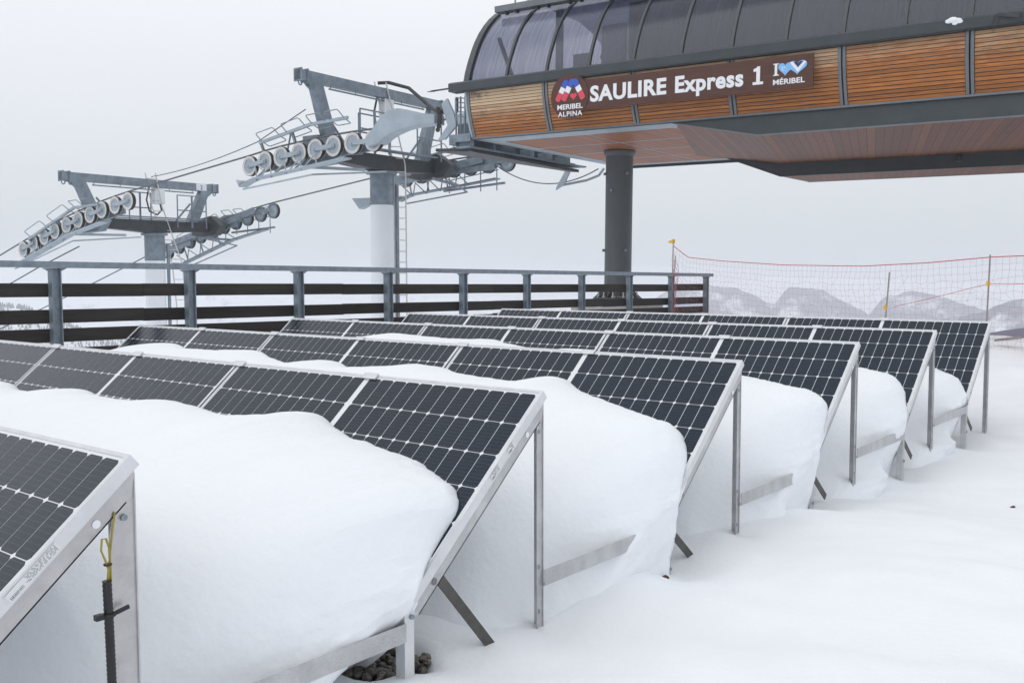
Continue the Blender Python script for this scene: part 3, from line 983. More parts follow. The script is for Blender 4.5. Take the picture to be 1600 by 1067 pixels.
# ------------------------------------------------------------------ snow drifts lying against the rows
def drift(k):
    y0 = (k - 1) * S
    P = np.array(LINES[k])
    xl = np.arange(-6.6, max(P[0, 0], -6.6) - .02, .035)
    left = np.stack([xl, bumps(xl, BASES[k], seed=k)], 1)
    P = np.vstack([left, P])
    seg = np.r_[0, np.cumsum(np.hypot(np.diff(P[:, 0]), np.diff(P[:, 1])))]
    n = 430
    # finer near the right end
    u_ = np.linspace(0, 1, n)
    tt = seg[-1] * (1 - (1 - u_) ** 1.6)
    x0 = np.interp(tt, seg, P[:, 0]); s0 = np.interp(tt, seg, P[:, 1])
    ker = np.ones(5) / 5
    xs = np.r_[np.full(2, x0[0]), x0, np.full(2, x0[-1])]; ss = np.r_[np.full(2, s0[0]), s0, np.full(2, s0[-1])]
    x0 = np.convolve(xs, ker, "valid"); s0 = np.convolve(ss, ker, "valid")
    s0 = s0 + 0.006 * fbm(tt * 9, tt * 0 + k, 3, k) + 0.007 * fbm(tt * 42, tt * 0 + k, 2, k + 4)
    zc = ZTOP - ST * s0; yc = y0 - CT * s0
    # run on below the panel edge down to the ground
    m = 26
    q = np.linspace(0, 1, m + 1)[1:]
    REC = {1: .36, 2: .02, 3: .04, 4: .09, 5: .11}[k]
    xe = x0[-1] - REC * sstep(0, .75, q) + .012 * fbm(q * 6, q * 0 + k, 3, 3 + k)
    ye = yc[-1] - .05 * np.sin(q * 1.57) + 0 * q
    ze = zc[-1] + (-.22 - zc[-1]) * q
    X0 = np.r_[x0, xe]; Y0 = np.r_[yc, ye]; Z0 = np.r_[zc, ze]
    N = len(X0)
    # front edge curve, by the back of the row ahead
    ik = int(np.argmax(x0 > -1.05))
    zf = 0.60 + 0.05 * fbm(X0 * .9, X0 * 0 + 7 * k, 3, k)
    zf = np.minimum(zf, np.where(np.arange(N) < ik, Z0 - .02, 9))
    qq = np.clip((np.arange(N) - ik) / (N - 1 - ik), 0, 1)
    X1 = np.where(qq > 0, -1.05 + .99 * np.sin(qq * 1.5708) ** 1.1, X0)
    Z1 = np.where(qq > 0, -.22 + (zf + .22) * np.cos(qq * 1.5708) ** 1.0, zf)
    Y1 = np.full(N, y0 - S + .07)
    nrm = np.array([0, -ST, CT])
    tt_all = np.r_[tt, tt[-1] + np.arange(1, m + 1) * .02]
    rows = []
    wtop = 1 - sstep(.55, .9, qq)                     # 1 on top, 0 on the end wall
    TT = [-2, -1, 0.0, .008, .02, .035] + list(np.arange(.055, 1.0, .022)) + [1.0, 1.08, 1.16, 1.25, 1.35, 1.45]
    for t in TT:
        if t == -2:
            rows.append((X0, Y0 - nrm[1] * .03, Z0 - nrm[2] * .03 - .03)); continue
        if t == -1:
            rows.append((X0, Y0 + nrm[1] * .004, Z0 + nrm[2] * .004)); continue
        lipa = .022 * (1 - math.exp(-t / .012)) + .012
        tc = min(t, 1)
        X = X0 + (X1 - X0) * (tc ** 1.1); Y = Y0 + (Y1 - Y0) * tc; Z = Z0 + (Z1 - Z0) * (tc * tc * (3 - 2 * tc) * .55 + tc * .45)
        Z = Z + wtop * .075 * math.sin(math.pi * min(1, tc) ** .8) + nrm[2] * lipa * wtop
        Y = Y + nrm[1] * lipa * wtop
        # the wall bellies out a little
        X = X + (1 - wtop) * .045 * np.sin(np.pi * np.clip((qq - .5) / .5, 0, 1)) * math.sin(math.pi * min(1, tc + .25)) ** 1.0
        if t > 1:
            f = (t - 1) / .45
            Y = Y - .55 * f; Z = Z * (1 - f) - .12 * f; X = X - .05 * f
        X = X + .13 * sstep(.35, .65, t) * np.exp(-np.clip(Z - .05, 0, 2) / .055) * (qq > .3)
        if 0 < t < .3:
            cr_ = .016 * fbm(tt_all * 30, tt_all * 0 + t * 40, 3, 95 + k) * np.exp(-((t - .05) / .12) ** 2) * sstep(-.9, -.3, X0)
            Y = Y + nrm[1] * cr_; Z = Z + nrm[2] * cr_
        a = min(1, t / .08) if t < 1 else 1
        Z = Z + a * (.022 * fbm(X * 1.3, Y * 1.3, 2, 40 + k) + .005 * fbm(X * 5, Y * 5, 3, 50 + k) + .0012 * fbm(X * 24, Y * 24, 2, 55 + k))
        X = X + a * (1 - wtop) * (.022 * fbm(Y * 3, Z * 3, 3, 60 + k) + .014 * fbm(Y * 14, Z * 14, 3, 70 + k) + .012 * fbm(Y * 4, Z * 30, 3, 75 + k) - .012)
        rows.append((X, Y, Z))
    A = np.array(rows)        # T, 3, N
    o = grid_mesh("snow_drift", A[:, 0, :], A[:, 1, :], A[:, 2, :], MS["snow"])
    return o


DLAB = {1: "snow drift heaped against the second row of panels, nearest to the camera",
        2: "tall snow drift with rounded end against the third row of panels",
        3: "snow drift with rounded end against the fourth row of panels",
        4: "snow drift with rounded end against the fifth row of panels",
        5: "snow drift with rounded end against the farthest row of panels"}
for k in range(1, 6):
    tag(drift(k), DLAB[k], "snow drift", "snow drifts between the panel rows")

# bare gravel in the thawed hollow round the post
def ico(sub=1):
    bm = bmesh.new(); bmesh.ops.create_icosphere(bm, subdivisions=sub, radius=1)
    v = [tuple(x.co) for x in bm.verts]; f = [tuple(y.index for y in x.verts) for x in bm.faces]
    bm.free(); return v, f


iv, if_ = ico(2)
gv = MB()
for _ in range(190):
    ga_, gr0 = rng.uniform(0, 6.283), math.sqrt(rng.random())
    gx, gy = -.25 + .20 * gr0 * math.cos(ga_), -.66 + .16 * gr0 * math.sin(ga_)
    r_ = rng.uniform(.006, .019)
    sc_ = r_ * rng.uniform(.7, 1.3, 3)
    sd_ = rng.integers(1000)
    gv.add([(gx + p[0] * sc_[0] * (1 + .4 * math.sin(p[1] * 3 + sd_)), gy + p[1] * sc_[1] * (1 + .2 * math.sin(p[2] * 4 + sd_)), .062 + p[2] * sc_[2] * .8 + (sd_ % 10) * .001) for p in iv], if_)
gr = gv.build("roof_gravel", MS["stone"], smooth=50, recalc=False)
tag(gr, "dark brown gravel laid bare round the front post of the second row", "gravel", kind="stuff")
gb = MB().prism([(-.25 + .20 * math.cos(a), -.66 + .16 * math.sin(a), -.02) for a in np.linspace(0, 6.283, 25)[:-1]], None, (0, 0, .072)).build("roof_bed", MS["soil"])
tag(gb, kind="structure")

# ------------------------------------------------------------------ terrace railing
RX = -6.6
railing = empty("deck_railing", (RX, 1.23, 0))
tag(railing, "long galvanised steel railing with dark wooden planks behind the panels", "railing")


def rail_top(y):                 # y measured from the first post in view
    return 1.582 - 0.0099 * y


YA, YB = -4.2, 12.62
b = MB(); b.bar((0, YA, rail_top(YA) - .029), (0, YB, rail_top(YB) - .029), .11, .058)
b.build("top_rail", MS["galv"], railing)
PITCH = 1.390
for i in range(-2, 10):
    y = i * PITCH if i < 9 else 12.42
    zt = rail_top(y) - .060
    b = MB()
    # I-section post: two flanges and a web
    b.box((-.040, y - .045, -1.3), (.040, y - .036, zt)); b.box((-.040, y + .036, -1.3), (.040, y + .045, zt)); b.box((-.004, y - .036, -1.3), (.004, y + .036, zt))
    p = b.build("post", MS["galv"], railing)
    # gusset plates under the rail
    g = MB()
    for sg in (-1, 1):
        g.prism([(-.035, y + sg * .0455, zt), (-.035, y + sg * .10, zt), (-.035, y + sg * .0455, zt - .03)], None, (.07, 0, 0))
    g.build("gusset", MS["galv"], p)
for li, (d0, d1) in enumerate(((.20, .325), (.446, .572), (.62, .745), (.80, .93))):
    y = YA + .0
    cuts = [YA, -1.55, 0.90, 3.48, 6.26, 9.04, 11.13, YB - .12]
    for a, c in zip(cuts[:-1], cuts[1:]):
        dz = random.uniform(-.006, .006)
        b = MB()
        p0, p1 = Vector((-.062, a + .002, rail_top(a) - (d0 + d1) / 2 + dz)), Vector((-.062, c - .002, rail_top(c) - (d0 + d1) / 2 + dz + random.uniform(-.004, .004)))
        b.bar(p0, p1, .036, d1 - d0)
        b.build("plank", MS["plank"], railing)

# ------------------------------------------------------------------ gondola station
ANG = R(5)
E1 = Vector((math.cos(ANG), math.sin(ANG), 0)); E2 = Vector((-math.sin(ANG), math.cos(ANG), 0))
OS = Vector((-9.133, 14.463, 1.0))
station = empty("gondola_station", OS, (0, R(0.65), ANG))
tag(station, "brown wooden gondola lift station with smoked barrel glazing on a dark column", "lift station")
UL, UR = -1.575, 14.38          # left and right end
VC = -0.05                        # middle of the building
BAY = 1.772
NB = 9


def prof(t):                    # wooden fascia in section: 0 = top, 1 = foot
    return (-3.25 + .22 * t ** 1.8, 3.925 - (3.925 - 3.085) * t)


# boards, bay by bay
NBOARD = 15
bl = BAY - .125
bmesh_ = MB()
hh = (3.925 - 3.085) / NBOARD
bmesh_.add([(0, 0, -hh / 2 + .0042), (bl, 0, -hh / 2 + .0042), (bl, 0, hh / 2 - .0042), (0, 0, hh / 2 - .0042), (0, -.016, -hh / 2 + .0042), (bl, -.016, -hh / 2 + .0042), (bl, -.012, hh / 2 - .0042), (0, -.012, hh / 2 - .0042)],
           [(0, 1, 2, 3), (4, 7, 6, 5), (0, 4, 5, 1), (1, 5, 6, 2), (2, 6, 7, 3), (3, 7, 4, 0)])
BOARD = bmesh_.mesh("board", MS["larch"])
wear = [0.85, 0.62, 0.58, 0.62, 0.40, 0.55, .3, .3, .3]
for bi in range(NB):
    u0 = UL + bi * BAY
    pm = MB()
    pts = [prof(t) for t in np.linspace(0, 1, 9)]
    for (va, za), (vb, zb) in zip(pts[:-1], pts[1:]):
        pm.add([(u0 + .03, va + .004, za), (u0 + BAY - .03, va + .004, za), (u0 + BAY - .03, vb + .004, zb), (u0 + .03, vb + .004, zb)], [(0, 1, 2, 3)])
    panel = pm.build("fascia_panel", MS["dark_steel"], station)
    for j in range(NBOARD):
        t0 = (j + .5) / NBOARD
        v_, z_ = prof(t0)
        va, za = prof(j / NBOARD); vb, zb = prof((j + 1) / NBOARD)
        tl = math.atan2(vb - va, za - zb)
        o = link("board", BOARD, panel, (u0 + .0625, v_ - .001, z_), (-tl * -1.0, 0, 0))
        o["weather"] = float(np.clip(wear[bi] * (1.25 - 1.25 * t0) + random.uniform(-.07, .07), 0, 1))
# mullions between the bays
for bi in range(NB + 1):
    u0 = UL + bi * BAY
    for s_ in ((-1, 1) if 0 < bi < NB else (1,) if bi == 0 else (-1,)):
        mm = MB()
        pts = [prof(t) for t in np.linspace(0, 1, 9)]
        ua, ub = (u0 + s_ * .012, u0 + s_ * .056)
        for (va, za), (vb, zb) in zip(pts[:-1], pts[1:]):
            mm.add([(ua, va - .035, za), (ub, va - .035, za), (ub, vb - .035, zb), (ua, vb - .035, zb), (ua, va + .01, za), (ub, va + .01, za), (ub, vb + .01, zb), (ua, vb + .01, zb)],
                   [(0, 1, 2, 3), (0, 3, 7, 4), (1, 5, 6, 2), (4, 7, 6, 5)])
        mm.build("mullion", MS["grey_trim"], station)
# left end closing plate of the fascia, grey steel
ep = MB()
pts = [prof(t) for t in np.linspace(0, 1, 9)]
ep.prism([(UL - .05, v - .03, z) for v, z in pts] + [(UL - .05, v + .14, z) for v, z in reversed(pts)], None, (.045, 0, 0))
ep.build("end_plate", MS["galv_pale"], station)
# gutter beam
gt = MB()
gt.prism([(UL - .38, -3.36, 3.945), (UL - .38, -3.37, 4.09), (UL - .38, -3.33, 4.12), (UL - .38, -3.10, 4.12), (UL - .38, -3.10, 3.945)], None, (UR - UL + .40, 0, 0))
gt.build("gutter", MS["anthracite"], station)
gl = MB(); gl.box((UL - .05, -3.345, 3.927), (UR, -3.15, 3.9445)); gl.build("gutter_lip", MS["dark_steel"], station)
sp = MB(); sp.bar((UL - .86, -3.28, 4.02), (UL - .30, -3.26, 4.035), .05, .022); sp.prism([(UL - .98, -3.30, 4.015), (UL - .80, -3.30, 4.03), (UL - .80, -3.30, 4.005)], None, (0, .05, 0))
sp.build("gutter_spout", MS["dark_steel"], station)
ft = MB(); ft.box((UL - .04, -3.06, 3.052), (UR, -2.98, 3.084)); ft.build("foot_trim", MS["grey_trim"], station)
fd = MB(); fd.box((UL - .04, -3.035, 3.044), (UR, -2.99, 3.0515)); fd.build("foot_flashing", MS["dark_steel"], station)

# smoked glazing: each bay one bent pane, ribs between
ARC = [(-3.22, 4.12), (-3.17, 4.30), (-3.09, 4.50), (-2.99, 4.71), (-2.88, 4.91), (-2.74, 5.11), (-2.58, 5.29), (-2.40, 5.455), (-2.20, 5.60)]
ROOF = [(-2.20, 5.60), (-1.85, 5.80), (-1.4, 5.97), (-.8, 6.10)]
PB = BAY / 2
NP = 18


def strip(mb, prof_, u0, u1, off, th):
    n = len(prof_)
    P = [Vector((0, v, z)) for v, z in prof_]
    nr = []
    for i in range(n):
        d = (P[min(i + 1, n - 1)] - P[max(i - 1, 0)]).normalized()
        nr.append(Vector((0, -d.z, d.y)))
    vs_ = []
    for i in range(n):
        for o_ in (off, off - th):
            q = P[i] + nr[i] * o_
            vs_ += [(u0, q.y, q.z), (u1, q.y, q.z)]
    fs = []
    for i in range(n - 1):
        a, c = i * 4, (i + 1) * 4
        fs += [(a, a + 1, c + 1, c), (a + 2, c + 2, c + 3, a + 3), (a, c, c + 2, a + 2), (a + 1, a + 3, c + 3, c + 1)]
    fs += [(0, 2, 3, 1), ((n - 1) * 4, (n - 1) * 4 + 1, (n - 1) * 4 + 3, (n - 1) * 4 + 2)]
    mb.add(vs_, fs)


def mirror(pr_):
    return [(2 * VC - v, z) for v, z in pr_]


pane_mb = MB(); strip(pane_mb, ARC, .028, PB - .028, 0, .008)
PANE = pane_mb.mesh("pane", MS["smoked"], smooth=40)
rib_mb = MB(); strip(rib_mb, ARC, -.026, .026, .022, .06)
RIB = rib_mb.mesh("rib", MS["anthracite"])
pane_m2 = MB(); strip(pane_m2, mirror(ARC), .028, PB - .028, 0, .008)
PANE2 = pane_m2.mesh("pane", MS["smoked"], smooth=40)
rib_m2 = MB(); strip(rib_m2, mirror(ARC), -.026, .026, -.022, -.06)
RIB2 = rib_m2.mesh("rib", MS["anthracite"])
for i in range(NP):
    link("pane", PANE, station, (UL + i * PB, 0, 0))
    link("pane", PANE2, station, (UL + i * PB, 0, 0))
for i in range(1, NP + 1):
    link("rib", RIB, station, (UL + i * PB, 0, 0))
    link("rib", RIB2, station, (UL + i * PB, 0, 0))
for pr_, o_, t_ in ((ARC, .035, .10), (mirror(ARC), -.035, -.10)):
    ea = MB(); strip(ea, pr_, UL - .10, UL + .03, o_, t_); ea.build("end_arch", MS["anthracite"], station)
rf = MB(); strip(rf, ROOF[0:] + [(2 * VC - v, z) for v, z in reversed(ROOF)], UL + .12, UR, 0, .05)
rf.build("roof", MS["smoked"], station)
# longitudinal beam at the top of the panes with support lugs and railing posts
tb = MB(); tb.prism([(UL + .14, -2.56, 5.545), (UL + .14, -2.57, 5.66), (UL + .14, -2.38, 5.70), (UL + .14, -2.36, 5.545)], None, (UR - UL - .2, 0, 0))
beam = tb.build("ridge_beam", MS["grey_trim"], station)
lug = MB().box((0, -2.53, 5.50), (.05, -2.42, 5.5445)).mesh("lug", MS["dark_steel"])
for i in range(44):
    link("lug", lug, beam, (UL + .22 + i * .36 + (0 if i % 2 else .12), 0, 0))
pst = MB(); pst.tube([(0, -2.45, 5.69), (0, -2.45, 6.65)], .016, 6); PST = pst.mesh("handrail_post", MS["galv"])
for i in range(20):
    link("handrail_post", PST, beam, (UL + .55 + i * .30 * (1 if i < 6 else 1.6), 0, 0))
hr = MB(); hr.tube([(UL + .55, -2.45, 6.65), (UR - .2, -2.45, 6.65)], .018, 6); hr.build("handrail", MS["galv"], beam)
# what stands inside, seen dimly through the panes
ins = MB()
ins.box((UL + 2.75, -1.9, 4.2), (UR - .3, 1.8, 5.5))
ins.build("machinery_housing", MS["interior"], station)
fl = MB(); fl.box((UL + .05, -2.95, 4.00), (UR - .05, 2.82, 4.06)); fl.build("floor", MS["interior"], station)
for (ua, ub, va, vb, za, zb) in ((.15, .50, -2.2, -2.12, 4.1, 4.62), (.82, 1.30, -2.3, -2.2, 4.1, 5.05), (-.62, -.50, -1.6, -1.5, 4.06, 6.0)):
    ib = MB().box((ua, va, za), (ub, vb, zb)); ib.build("inner_panel", MS["interior_pale"] if za > 4.08 else MS["galv"], station)
db = MB(); db.bar((UL + .35, -2.7, 5.0), (UL + .75, -2.75, 4.1), .07, .05); db.build("diagonal_strut", MS["dark_steel"], station)
for i in range(3, NP):
    if i % 2 == 0:
        ib = MB().box((UL + i * PB + .10, -2.62, 4.20), (UL + (i + 1) * PB - .10, -2.60, 4.245)); ib.build("light_strip", MS["interior_pale"], station)

# soffit: border, wooden fields with grey seams
us = [UL + .02, .32, 2.15, 3.4]
sf = MB(); sf.box((UL - .02, -2.985, 3.050), (UR, 2.84, 3.10)); sf.build("soffit_frame", MS["galv_pale"], station)
vsx = [-2.50, -1.15, .15, 1.40, 2.55]
usx = [UL + .30, .62, 2.40, 4.2]
for i in range(len(usx) - 1):
    for j in range(len(vsx) - 1):
        f = MB().box((usx[i] + .030, vsx[j] + .055, 3.0455), (usx[i + 1] - .030, vsx[j + 1] - .055, 3.0495))
        f.build("soffit_panel", MS["soffit"], station)
fe = MB(); fe.box((UL - .02, 2.8405, 2.99), (2.9, 2.90, 3.12)); fe.build("far_edge_beam", MS["anthracite"], station)
ff = MB(); ff.box((UL, 2.905, 3.12), (UR, 2.95, 4.12)); ff.build("far_fascia", MS["anthracite"], station)
# lower body under the right-hand part
Z1, Z2 = 2.735, 2.475
nf = MB(); nf.prism([(2.62, -3.0, 3.0495), (4.13, -3.0, Z1), (UR, -3.0, Z1), (UR, -3.0, 3.0495)], None, (0, .06, 0))
nf.build("lower_fascia", MS["anthracite"], station)
ne = MB(); ne.prism([(2.62, -3.012, 3.035), (4.13, -3.012, Z1 - .012), (UR, -3.012, Z1 - .012), (UR, -3.012, Z1 + .008), (4.13, -3.012, Z1 + .012), (2.62, -3.012, 3.049)], None, (0, .011, 0))
ne.build("drip_edge", MS["grey_trim"], station)
un = MB()
un.add([(2.66, -2.94, 3.028), (4.14, -2.94, Z1), (3.02, 1.35, Z1), (1.15, 1.35, 3.028)], [(0, 1, 2, 3)])
un.add([(4.14, -2.94, Z1), (UR, -2.94, Z1), (UR, 1.35, Z1), (3.02, 1.35, Z1)], [(0, 1, 2, 3)])
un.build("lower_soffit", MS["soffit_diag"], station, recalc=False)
b2 = MB(); b2.prism([(1.13, 1.351, 3.028), (3.0, 1.351, Z1), (UR, 1.351, Z1), (UR, 1.351, Z2), (3.0, 1.351, Z2), (1.55, 1.351, 3.02)], None, (0, .08, 0))
b2.build("middle_beam", MS["anthracite"], station)
u2 = MB()
u2.add([(1.56, 1.432, 3.02), (3.02, 1.432, Z2 + .004), (3.10, 2.9, Z2 + .004), (1.7, 2.9, 3.02)], [(0, 1, 2, 3)])
u2.add([(3.02, 1.432, Z2 + .004), (UR, 1.432, Z2 + .004), (UR, 2.9, Z2 + .004), (3.10, 2.9, Z2 + .004)], [(0, 1, 2, 3)])
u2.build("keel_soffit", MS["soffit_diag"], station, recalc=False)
u3 = MB(); u3.prism([(1.7, 2.901, 3.02), (3.10, 2.901, Z2), (UR, 2.901, Z2), (UR, 2.901, 3.02)], None, (0, .05, 0)); u3.build("keel_fascia", MS["anthracite"], station)
# lamp under the keel
lp = MB(); lp.lathe([(.035, 0), (.06, -.05), (.065, -.12), (.02, -.13)], (6.4, 1.29, Z1 - .02), (0, 0, 1), 12); lp.bar((6.4, 1.345, Z1 - .05), (6.4, 1.27, Z1 - .06), .05, .03)
lp.build("floodlight", MS["dark_steel"], station)
# column with collar, foot plate and anchor bolts
cl = MB(); cl.lathe([(.287, -.02), (.287, 3.0)], (0, 0, 0), (0, 0, 1), 40); cl.lathe([(.30, 2.93), (.335, 2.985), (.335, 3.028)], (0, 0, 0), (0, 0, 1), 40)
column = cl.build("column", MS["column"], station, smooth=35)
fpn = MB(); fpn.lathe([(.52, -.09), (.52, -.045)], (0, 0, 0), (0, 0, 1), 32)
for i in range(12):
    a = i * math.pi / 6
    fpn.prism([(math.cos(a) * .285, math.sin(a) * .285, .16), (math.cos(a) * .50, math.sin(a) * .50, -.045), (math.cos(a) * .285, math.sin(a) * .285, -.045)], None, (-math.sin(a) * .018, math.cos(a) * .018, 0))
fpn.build("foot_plate", MS["column"], column)
for i in range(12):
    a = (i + .5) * math.pi / 6
    bo = MB(); bo.lathe([(.035, -.045), (.035, -.005), (.016, -.005), (.016, .07)], (math.cos(a) * .42, math.sin(a) * .42, 0), (0, 0, 1), 8)
    bo.build("anchor_bolt", MS["liner"], column)
for (zz, a) in ((.95, -2.4), (.95, -.6), (2.55, -2.3), (2.55, -.55), (2.2, -1.6)):
    bo = MB(); bo.tube([(math.cos(a) * .28, math.sin(a) * .28, zz), (math.cos(a) * .345, math.sin(a) * .345, zz)], .03, 8); bo.build("step_stub", MS["galv"], column)
pn = MB(); pn.box((-.72, -.72, -6), (.72, .72, -.091)); pn.build("plinth", MS["concrete"], station)
# steel entry platform and rope gear on the left end
en = MB()
en.box((-2.14, -3.10, 2.97), (-1.98, 1.5, 3.02)); en.box((-2.14, -3.10, 3.02), (-2.12, 1.5, 3.17)); en.box((-1.98, -3.10, 2.90), (-1.62, 1.4, 2.93))
for v in np.arange(-3.0, 1.3, .72):
    en.box((-1.98, v, 2.93), (-1.62, v + .03, 3.10))
en.box((-2.12, -3.10, 3.0201), (-1.62, -3.07, 3.17))
en.build("entry_platform", MS["galv_tower"], station)
eb = MB(); eb.prism([(-2.6, -2.95, 2.95), (-1.7, -2.95, 2.90), (-1.7, 1.2, 2.84), (-1.95, 1.2, 2.86)], None, (0, 0, -.06)); eb.build("entry_guide", MS["dark_steel"], station)
ga = MB()
ga.box((-2.62, -2.3, 3.50), (-1.62, -2.05, 3.72)); ga.prism([(-2.95, -2.34, 3.95), (-2.80, -2.34, 4.05), (-2.62, -2.34, 3.73), (-2.55, -2.34, 3.48), (-2.85, -2.34, 3.22), (-3.05, -2.34, 3.20), (-2.78, -2.34, 3.5)], None, (0, .06, 0))
ga.build("guide_arm", MS["galv_pale"], station)
gr_ = MB()
for i in range(7):
    gr_.lathe([(.05, 0), (.05, .03)], (-3.0 + .05 * math.sin(i * .5), -2.40, 3.42 + i * .07), (0, 1, 0), 10)
gr_.build("guide_rollers", MS["rubber"], station)
mg = MB()
mg.box((-2.08, -2.9, 3.18), (-1.72, -2.3, 3.40)); mg.lathe([(.10, 0), (.10, .3)], (-1.9, -2.6, 3.40), (0, 0, 1), 14)
for u in (-2.08, -1.97, -1.86):
    mg.tube([(u, -2.95, 3.18), (u, -2.95, 3.92)], .018, 6)
for z in np.arange(3.55, 3.95, .09):
    mg.tube([(-2.08, -2.95, z), (-1.75, -2.95, z - .05)], .012, 6)
mg.box((-2.10, -2.97, 3.62), (-2.06, -2.90, 3.90))
mg.build("drive_gear", MS["galv_tower"], station)
hg = MB(); hg.prism([(-2.25, 1.55, 2.93), (-2.12, 1.55, 2.93), (-2.32, 1.55, 2.55), (-2.55, 1.55, 2.43), (-2.52, 1.55, 2.52)], None, (0, .05, 0))
hg.tube([(-2.40, 1.58, 2.54), (-1.9, 1.9, 2.66), (-1.68, 2.1, 2.78), (-1.6, 2.2, 2.95)], .03, 8)
hg.build("stay_bracket", MS["galv_pale"], station)
lc = MB(); lc.tube([Vector((-4.6, 2.0, 3.15)).lerp(Vector((-1.75, 2.2, 2.95)), t) + Vector((0, 0, -.40 * 4 * t * (1 - t))) for t in np.linspace(0, 1, 16)], .014, 6)
lc.build("slack_cable", MS["cable"], station)
# a bit of snow left on the gutter, a floodlight arm with icicle wire
sb = MB()
for (u, dz, r_) in ((7.02, 0, .04), (7.07, .01, .055), (7.14, .0, .04), (7.10, -.04, .03), (7.16, -.02, .035)):
    sb.add([(u + p[0] * r_ * 1.3, -3.372 + p[1] * r_ * .35, 4.075 + dz + p[2] * r_ * .8) for p in iv], if_)
sb.build("snow_remnant", MS["snow"], station, smooth=True, recalc=False)
fa = MB(); fa.bar((7.65, -3.37, 4.085), (7.95, -3.50, 4.00), .04, .05); fa.tube([(7.62, -3.385, 4.09), (7.58, -3.40, 3.96), (7.60, -3.40, 3.83), (7.65, -3.40, 3.95), (7.66, -3.39, 4.08)], .006, 5)
fa.build("lamp_arm", MS["dark_steel"], station)


# ------------------------------------------------------------------ sign
sign = empty("station_sign", OS + E1 * 0.83 + E2 * -3.37 + Vector((0, 0, 3.6)), (0, R(0.65), ANG))
tag(sign, "long brown wooden sign with white lettering on the station front", "sign")


def su(u): return u - .83


def sz(z): return z - 3.6


def plate_poly(name, pts, mtl, y, th, parent):
    b_ = MB(); b_.prism([(x, y, z) for x, z in pts], None, (0, th, 0)); return b_.build(name, mtl, parent)


board_pts = [(su(1.02), sz(3.345)), (su(5.16), sz(3.345)), (su(5.16), sz(3.855)), (su(1.02), sz(3.855))]
arc_pts = [(.385 * math.cos(a), .39 * math.sin(a)) for a in np.linspace(R(42), R(318), 26)]
sbd = plate_poly("sign_board", [(x, z) for x, z in board_pts], MS["sign_brown"], 0, .03, sign)
plate_poly("logo_disc", [(.385 * math.cos(a), .39 * math.sin(a)) for a in np.linspace(0, 2 * math.pi, 41)[:-1]], MS["sign_brown"], -.012, .038, sign)
for ui in (1.3, 3.0, 4.8):
    stb = MB().box((su(ui), .0302, sz(3.40)), (su(ui) + .05, .13, sz(3.80))); stb.build("stand_off", MS["dark_steel"], sign)


def text(name, body, u, z, height, width, mtl, fat=0.0, y=-.006, spacing=1.0, depth=.004):
    cu = bpy.data.curves.new(name, 'FONT')
    cu.body = body
    cu.size = 1.0
    cu.offset = fat
    cu.space_character = spacing
    cu.extrude = 0.0
    cu.resolution_u = 4
    tmp = bpy.data.objects.new("tmp_text", cu)
    COL.objects.link(tmp)
    bpy.context.view_layer.update()
    dg = bpy.context.evaluated_depsgraph_get()
    me = bpy.data.meshes.new_from_object(tmp.evaluated_get(dg))
    bpy.data.objects.remove(tmp)
    V = np.zeros(len(me.vertices) * 3); me.vertices.foreach_get("co", V); V = V.reshape(-1, 3)
    x0, x1 = V[:, 0].min(), V[:, 0].max()
    cap = 0.729
    W = np.zeros_like(V)
    W[:, 0] = (V[:, 0] - x0) / (x1 - x0) * width
    W[:, 2] = V[:, 1] / cap * height
    me.vertices.foreach_set("co", W.ravel())
    bm = bmesh.new(); bm.from_mesh(me)
    ret = bmesh.ops.extrude_face_region(bm, geom=bm.faces[:])
    bmesh.ops.translate(bm, vec=(0, -depth, 0), verts=[g for g in ret["geom"] if isinstance(g, bmesh.types.BMVert)])
    bmesh.ops.recalc_face_normals(bm, faces=bm.faces)
    bm.to_mesh(me); bm.free()
    me.polygons.foreach_set("use_smooth", [False] * len(me.polygons))
    me.materials.clear(); me.materials.append(mtl)
    me.name = name
    o = link(name, me, sign, (u, y, z))
    return o


text("lettering", "SAULIRE", su(1.25), sz(3.475), .265, 1.46, MS["white"], .036, -.001, 1.07)
text("lettering", "Express", su(2.87), sz(3.475), .265, 1.18, MS["white"], .036, -.001, 1.07)
plate_poly("lettering", [(su(4.262), sz(3.50)), (su(4.322), sz(3.50)), (su(4.322), sz(3.742)), (su(4.275), sz(3.742)), (su(4.262), sz(3.722)), (su(4.215), sz(3.706)), (su(4.215), sz(3.664)), (su(4.262), sz(3.670))], MS["white"], -.0055, .0045, sign)
for (ua, ub, z) in ((4.205, 4.375, 3.470), ):
    plate_poly("letter_foot", [(su(ua), sz(z) - .008), (su(ub), sz(z) - .008), (su(ub), sz(z) + .034), (su(ua), sz(z) + .034)], MS["white"], -.0055, .0045, sign)
text("lettering", "MERIBEL", su(.585), sz(3.378), .088, .52, MS["white"], .022, -.013)
text("lettering", "ALPINA", su(.60), sz(3.252), .088, .50, MS["white"], .018, -.013, 1.15)
text("lettering", "M\u00c9RIBEL", su(4.535), sz(3.43), .082, .50, MS["white"], .024, -.001)
text("lettering", "I", su(4.558), sz(3.568), .185, .04, MS["white"], .0, -.001)
for z in (3.568, 3.738):
    plate_poly("letter_foot", [(su(4.535), sz(z)), (su(4.625), sz(z)), (su(4.625), sz(z) + .016), (su(4.535), sz(z) + .016)], MS["white"], -.0055, .0045, sign)


def heart(cx, cz, w, h, n=40):
    pts = []
    for i in range(n):
        t = 2 * math.pi * i / n
        x = 16 * math.sin(t) ** 3 / 32
        z = (13 * math.cos(t) - 5 * math.cos(2 * t) - 2 * math.cos(3 * t) - math.cos(4 * t)) / 29 + .09
        pts.append((cx + x * w, cz + z * h))
    return pts


